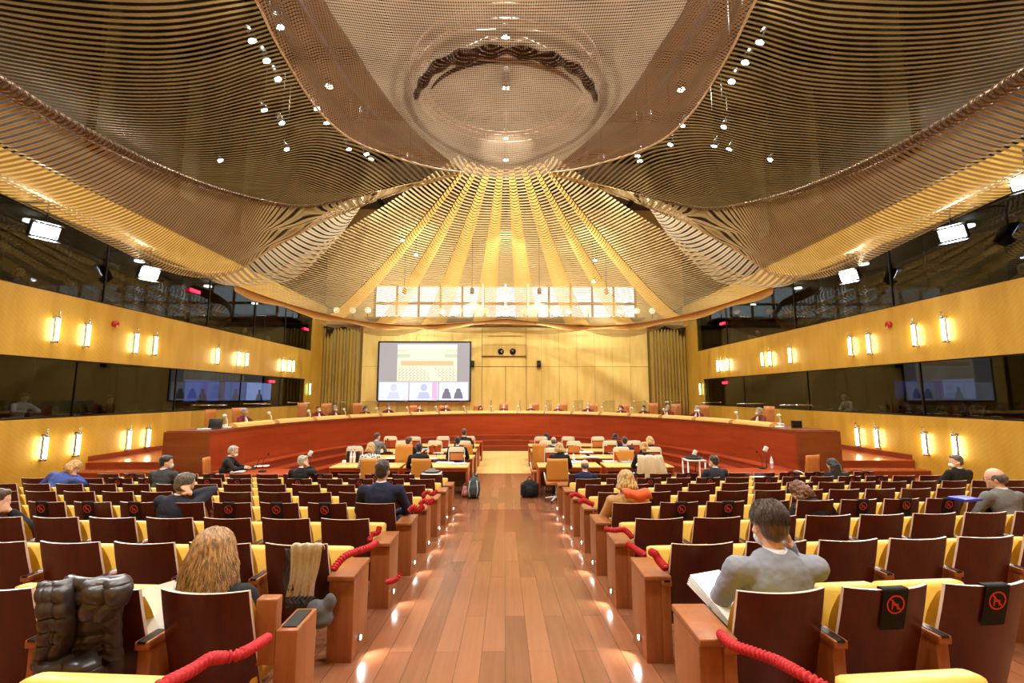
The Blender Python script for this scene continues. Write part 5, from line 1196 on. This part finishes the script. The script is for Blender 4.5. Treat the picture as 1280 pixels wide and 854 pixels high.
gb = MB(); a = P(399, 768, y=y-.05); gb.ell(a, .11, .06, .1, M=Matrix.Rotation(.5,3,'Y')); gb.ell(a+Vector((.07,0,.08)), .05,.04,.07); me = remesh(gb, .012, 3, lambda c, n: n*.015*noise.noise(c*16)); me.materials.append(mat('grey_garment', (96,98,100), .85)); q = bpy.data.objects.new('grey_hat', me); COL.objects.link(q); tag(q, 'grey knitted garment bunched under the cream scarf beside the post', 'garment')
# beige coat on chair back
cp = P(812, 571, y=11.1); o = drape('beige_coat', [cp+Vector((0,.2,-.05)), cp+Vector((0,.08,.03)), cp+Vector((0,-.05,0)), cp+Vector((0,-.1,-.25)), cp+Vector((0,-.08,-.5))], [.27,.3,.32,.36,.4], mat('beige_cloth', (206,188,160), .85, bump=.15), 'beige coat draped over the back of a chair in the right desks', 'coat', .03, 8, .015, None, 4)
# papers on the nearest rows
p = P(905, 742, y=2.95); mb = MB(); M = Matrix.Translation(p) @ Matrix.Rotation(.35,4,'Z') @ Matrix.Rotation(.45,4,'X')
for i in range(5): mb.box(-.12,.12,-.17,.17,-.012*i-.01,-.012*i-.003,0,M @ Matrix.Rotation(.03*i,4,'Z'))
tag(mb.build('document_bundle', M_paper), 'thick white document bundle on the lap of the grey suited man', 'papers')
p = P(193, 768, y=2.75); mb = MB(); M = Matrix.Translation(p) @ Matrix.Rotation(-.2,4,'Y') @ Matrix.Rotation(1.1,4,'X'); mb.box(-.09,.09,-.15,.15,-.004,.0,0,M); mb.box(-.085,.095,-.14,.15,.004,.008,0,M @ Matrix.Rotation(.08,4,'Z')); tag(mb.build('white_sheets', M_paper), 'white sheets sticking up beside the blonde woman', 'papers')
# bags by the desks
def bag(px, py, y, w_, h_, m, lab, name='backpack', extra=None):
    p = P(px, py, y=y); p.z = 0; o = empty(name, p, 0, lab, 'bag'); mb = MB(); mb.rbox(-w_*.46, w_*.46, -.13, .13, .02, h_*.78, .06); mb.ell((0,0,h_*.62), w_*.42, .13, h_*.34, u=20, v=14); mb.ell((0,-.1,h_*.35), w_*.36, .1, h_*.3, u=16, v=10)
    me = remesh(mb, .016, 3, lambda c, n: n*.02*noise.noise(c*9)); me.transform(Matrix.Translation((0,0,0))); zmin = min(v.co.z for v in me.vertices)
    for v in me.vertices: v.co.z -= zmin
    me.materials.append(m); q = bpy.data.objects.new('bag_body', me); COL.objects.link(q); q.parent = o
    MB().tube(crom([(-.08,0,h_*.85),(0,0,h_*1.1),(.08,0,h_*.85)], 12), .012, 6).build('handle', m, o)
    for s in (-1,1): MB().tube(crom([(s*w_*.25,-.12,h_*.8),(s*w_*.33,-.2,h_*.4),(s*w_*.25,-.15,.06)], 12), .014, 6).build('strap', extra or m, o)
bag(592, 612, 12.0, .34, .56, mat('slate_bag', (64,70,72), .8), 'grey and white backpack standing against the left desk end by the aisle', extra=mat('pale_strap', (190,196,190), .7))
bag(662, 611, 12.1, .5, .46, M_blackcloth, 'black bag on the floor against the right desk end by the aisle', 'black_bag')
bag(582, 614, 12.15, .2, .3, mat('pink_bag', (190, 120, 120), .8), 'small pinkish bag beside the backpack under the left desk', 'small_bag')
# small stands with flat caps in front of the right public rows / left
for px, py, y, lab in ((867, 574, 10.4, 'small pale side stool right of the desks'), (540, 591, 10.7, 'small pale stand between seats and left desks')):
    p = P(px, py, y=y); o = empty('side_stand', (p.x, y, 0), 0, lab, 'stand', 'pale side stands'); MB().rbox(-.21,.21,-.18,.18,p.z-.03,p.z,.01).build('stand_top', M_white, o)
    for a in (-1,1):
        for b_ in (-1,1): MB().cyl((a*.19,b_*.15,FZ(y)*0),(a*.19,b_*.15,p.z-.03),.016,7).build('leg', M_white, o)
    q = empty('folded_garment', (p.x, y, p.z), 0, 'dark flat %s lying on the %s' % (('cap', 'stool') if px > 600 else ('striped garment', 'stand')), 'garment'); mb = MB(); mb.ell((0,0,.03), .18,.15,.035, u=20, v=10); mb.ell((0,0,.06), .1,.08,.03); mb.build('crown', M_blackcloth if px > 600 else mat('grey_striped', (120,120,124), .8), q); mb = MB(); mb.tube([( .2*math.cos(a_), .15*math.sin(a_), .035) for a_ in [2*PI*i/20 for i in range(21)]], .012, 6); mb.build('brim', M_char if 'M_char' in globals() else M_black, q)
# ------------------------------------------------------------------ light
wd = bpy.data.worlds.new('world'); scene.world = wd; wd.use_nodes = True
bg = wd.node_tree.nodes['Background']; bg.inputs['Color'].default_value = (.86, .92, 1, 1); bg.inputs['Strength'].default_value = 1.8
# house lights above the canopy (fixtures in the ceiling grid)
for i, (x, y) in enumerate([(x, y) for y in (0, 6, 12, 18, 24) for x in (-7.5, 0, 7.5)]):
    o = empty('house_light', (x, y, 15.6), 0, 'round house light in the ceiling above the mesh, %s' % ORD[i], 'lamp', 'house lights above the canopy')
    MB().cyl((0,0,0),(0,0,.3),.2,20).build('housing', M_black, o); MB().cyl((0,0,-.02),(0,0,0),.15,20).build('lens', mat('house_lens', (255,240,215), .4, emit=12), o)
    light('house_lamp', 'SPOT', (0,0,-.1), 3000, (1,.95,.87), .5, target=(0,0,-5), spot=130, parent=o, blend=.6)
# front spots on bench and desks from the canopy edge
for x, y, tx, ty, e in ((-5,15,-3,22,900),(5,15,3,22,900),(-4,18,-5,31,1500),(4,18,5,31,1500),(0,20,0,31,1500),(0,13,0,17,900),(-6,9,-5,4,500),(6,9,5,4,500),(0,3,0,6,500)):
    o = empty('canopy_spot', (x, y, 12.2), 0, 'theatre spot above the canopy at %s side, %s bay' % ('left' if x < 0 else 'right' if x > 0 else 'centre', ORD[int(y/2)]), 'spotlight', 'theatre spots above the canopy')
    MB().cyl((0,0,0),(0,0,.4),.14,14).build('housing', M_black, o); MB().cyl((0,0,.4),(0,0,3.4),.02,6).build('hanger', M_darkmetal, o)
    light('canopy_spot_lamp', 'SPOT', (0,0,-.1), e, (1,.97,.92), .15, target=(tx-x, ty-y, -12), spot=60, parent=o, blend=.7)
for x in (-8, -4, 0, 4, 8):      # added fill strips on the ledge, brightening the plaster behind the fan
    o = empty('ledge_washer', (x, 31.6, 8.0), 0, 'low strip light on the high ledge, %s from the left' % ORD[int(x/4+2)], 'lamp', 'strip lights on the high ledge')
    MB().box(-.6,.6,-.08,.08,0,.1).build('housing', M_black, o); MB().box(-.55,.55,-.06,.06,.1,.11).build('lens', M_lampglass, o)
    light('washer_lamp', 'AREA', (0,0,.16), 170, (1,.94,.82), 1.1, target=(0,.5,3), parent=o, sy=.12)
for x in (-6, -2, 2, 6):  # added fill spots that brighten the front wall
    o = empty('wall_washer', (x, 26.5, 8.6), 0, 'black wall washer spot hung before the front wall, %s from the left' % ORD[int(x/4+1.5)], 'spotlight', 'wall washers before the front wall')
    MB().cyl((0,0,0),(0,.1,.3),.12,14).build('housing', M_black, o); MB().cyl((0,0,.3),(0,0,7.2),.02,6).build('hanger', M_darkmetal, o)
    light('wall_washer_lamp', 'SPOT', (0,.1,-.05), 700, (1,.95,.82), .12, target=(0,4.6,-5), spot=95, parent=o, blend=.9)
scene.view_settings.view_transform = 'Standard'; scene.view_settings.look = 'None'; scene.view_settings.gamma = 1; scene.view_settings.exposure = 0; scene.view_settings.use_curve_mapping = False
cy = scene.cycles; cy.use_denoising = True; cy.transparent_max_bounces = 16; cy.max_bounces = 6; cy.diffuse_bounces = 4; cy.glossy_bounces = 3; cy.sample_clamp_indirect = 6; cy.caustics_reflective = False; cy.caustics_refractive = False
bpy.context.view_layer.update()

bpy.data.scenes.remove(TS)
for o in scene.objects:
    if o.get('label') and len(o['label'].replace('-', ' ').split()) > 16: print('LONG', len(o['label'].split()), o['label'])
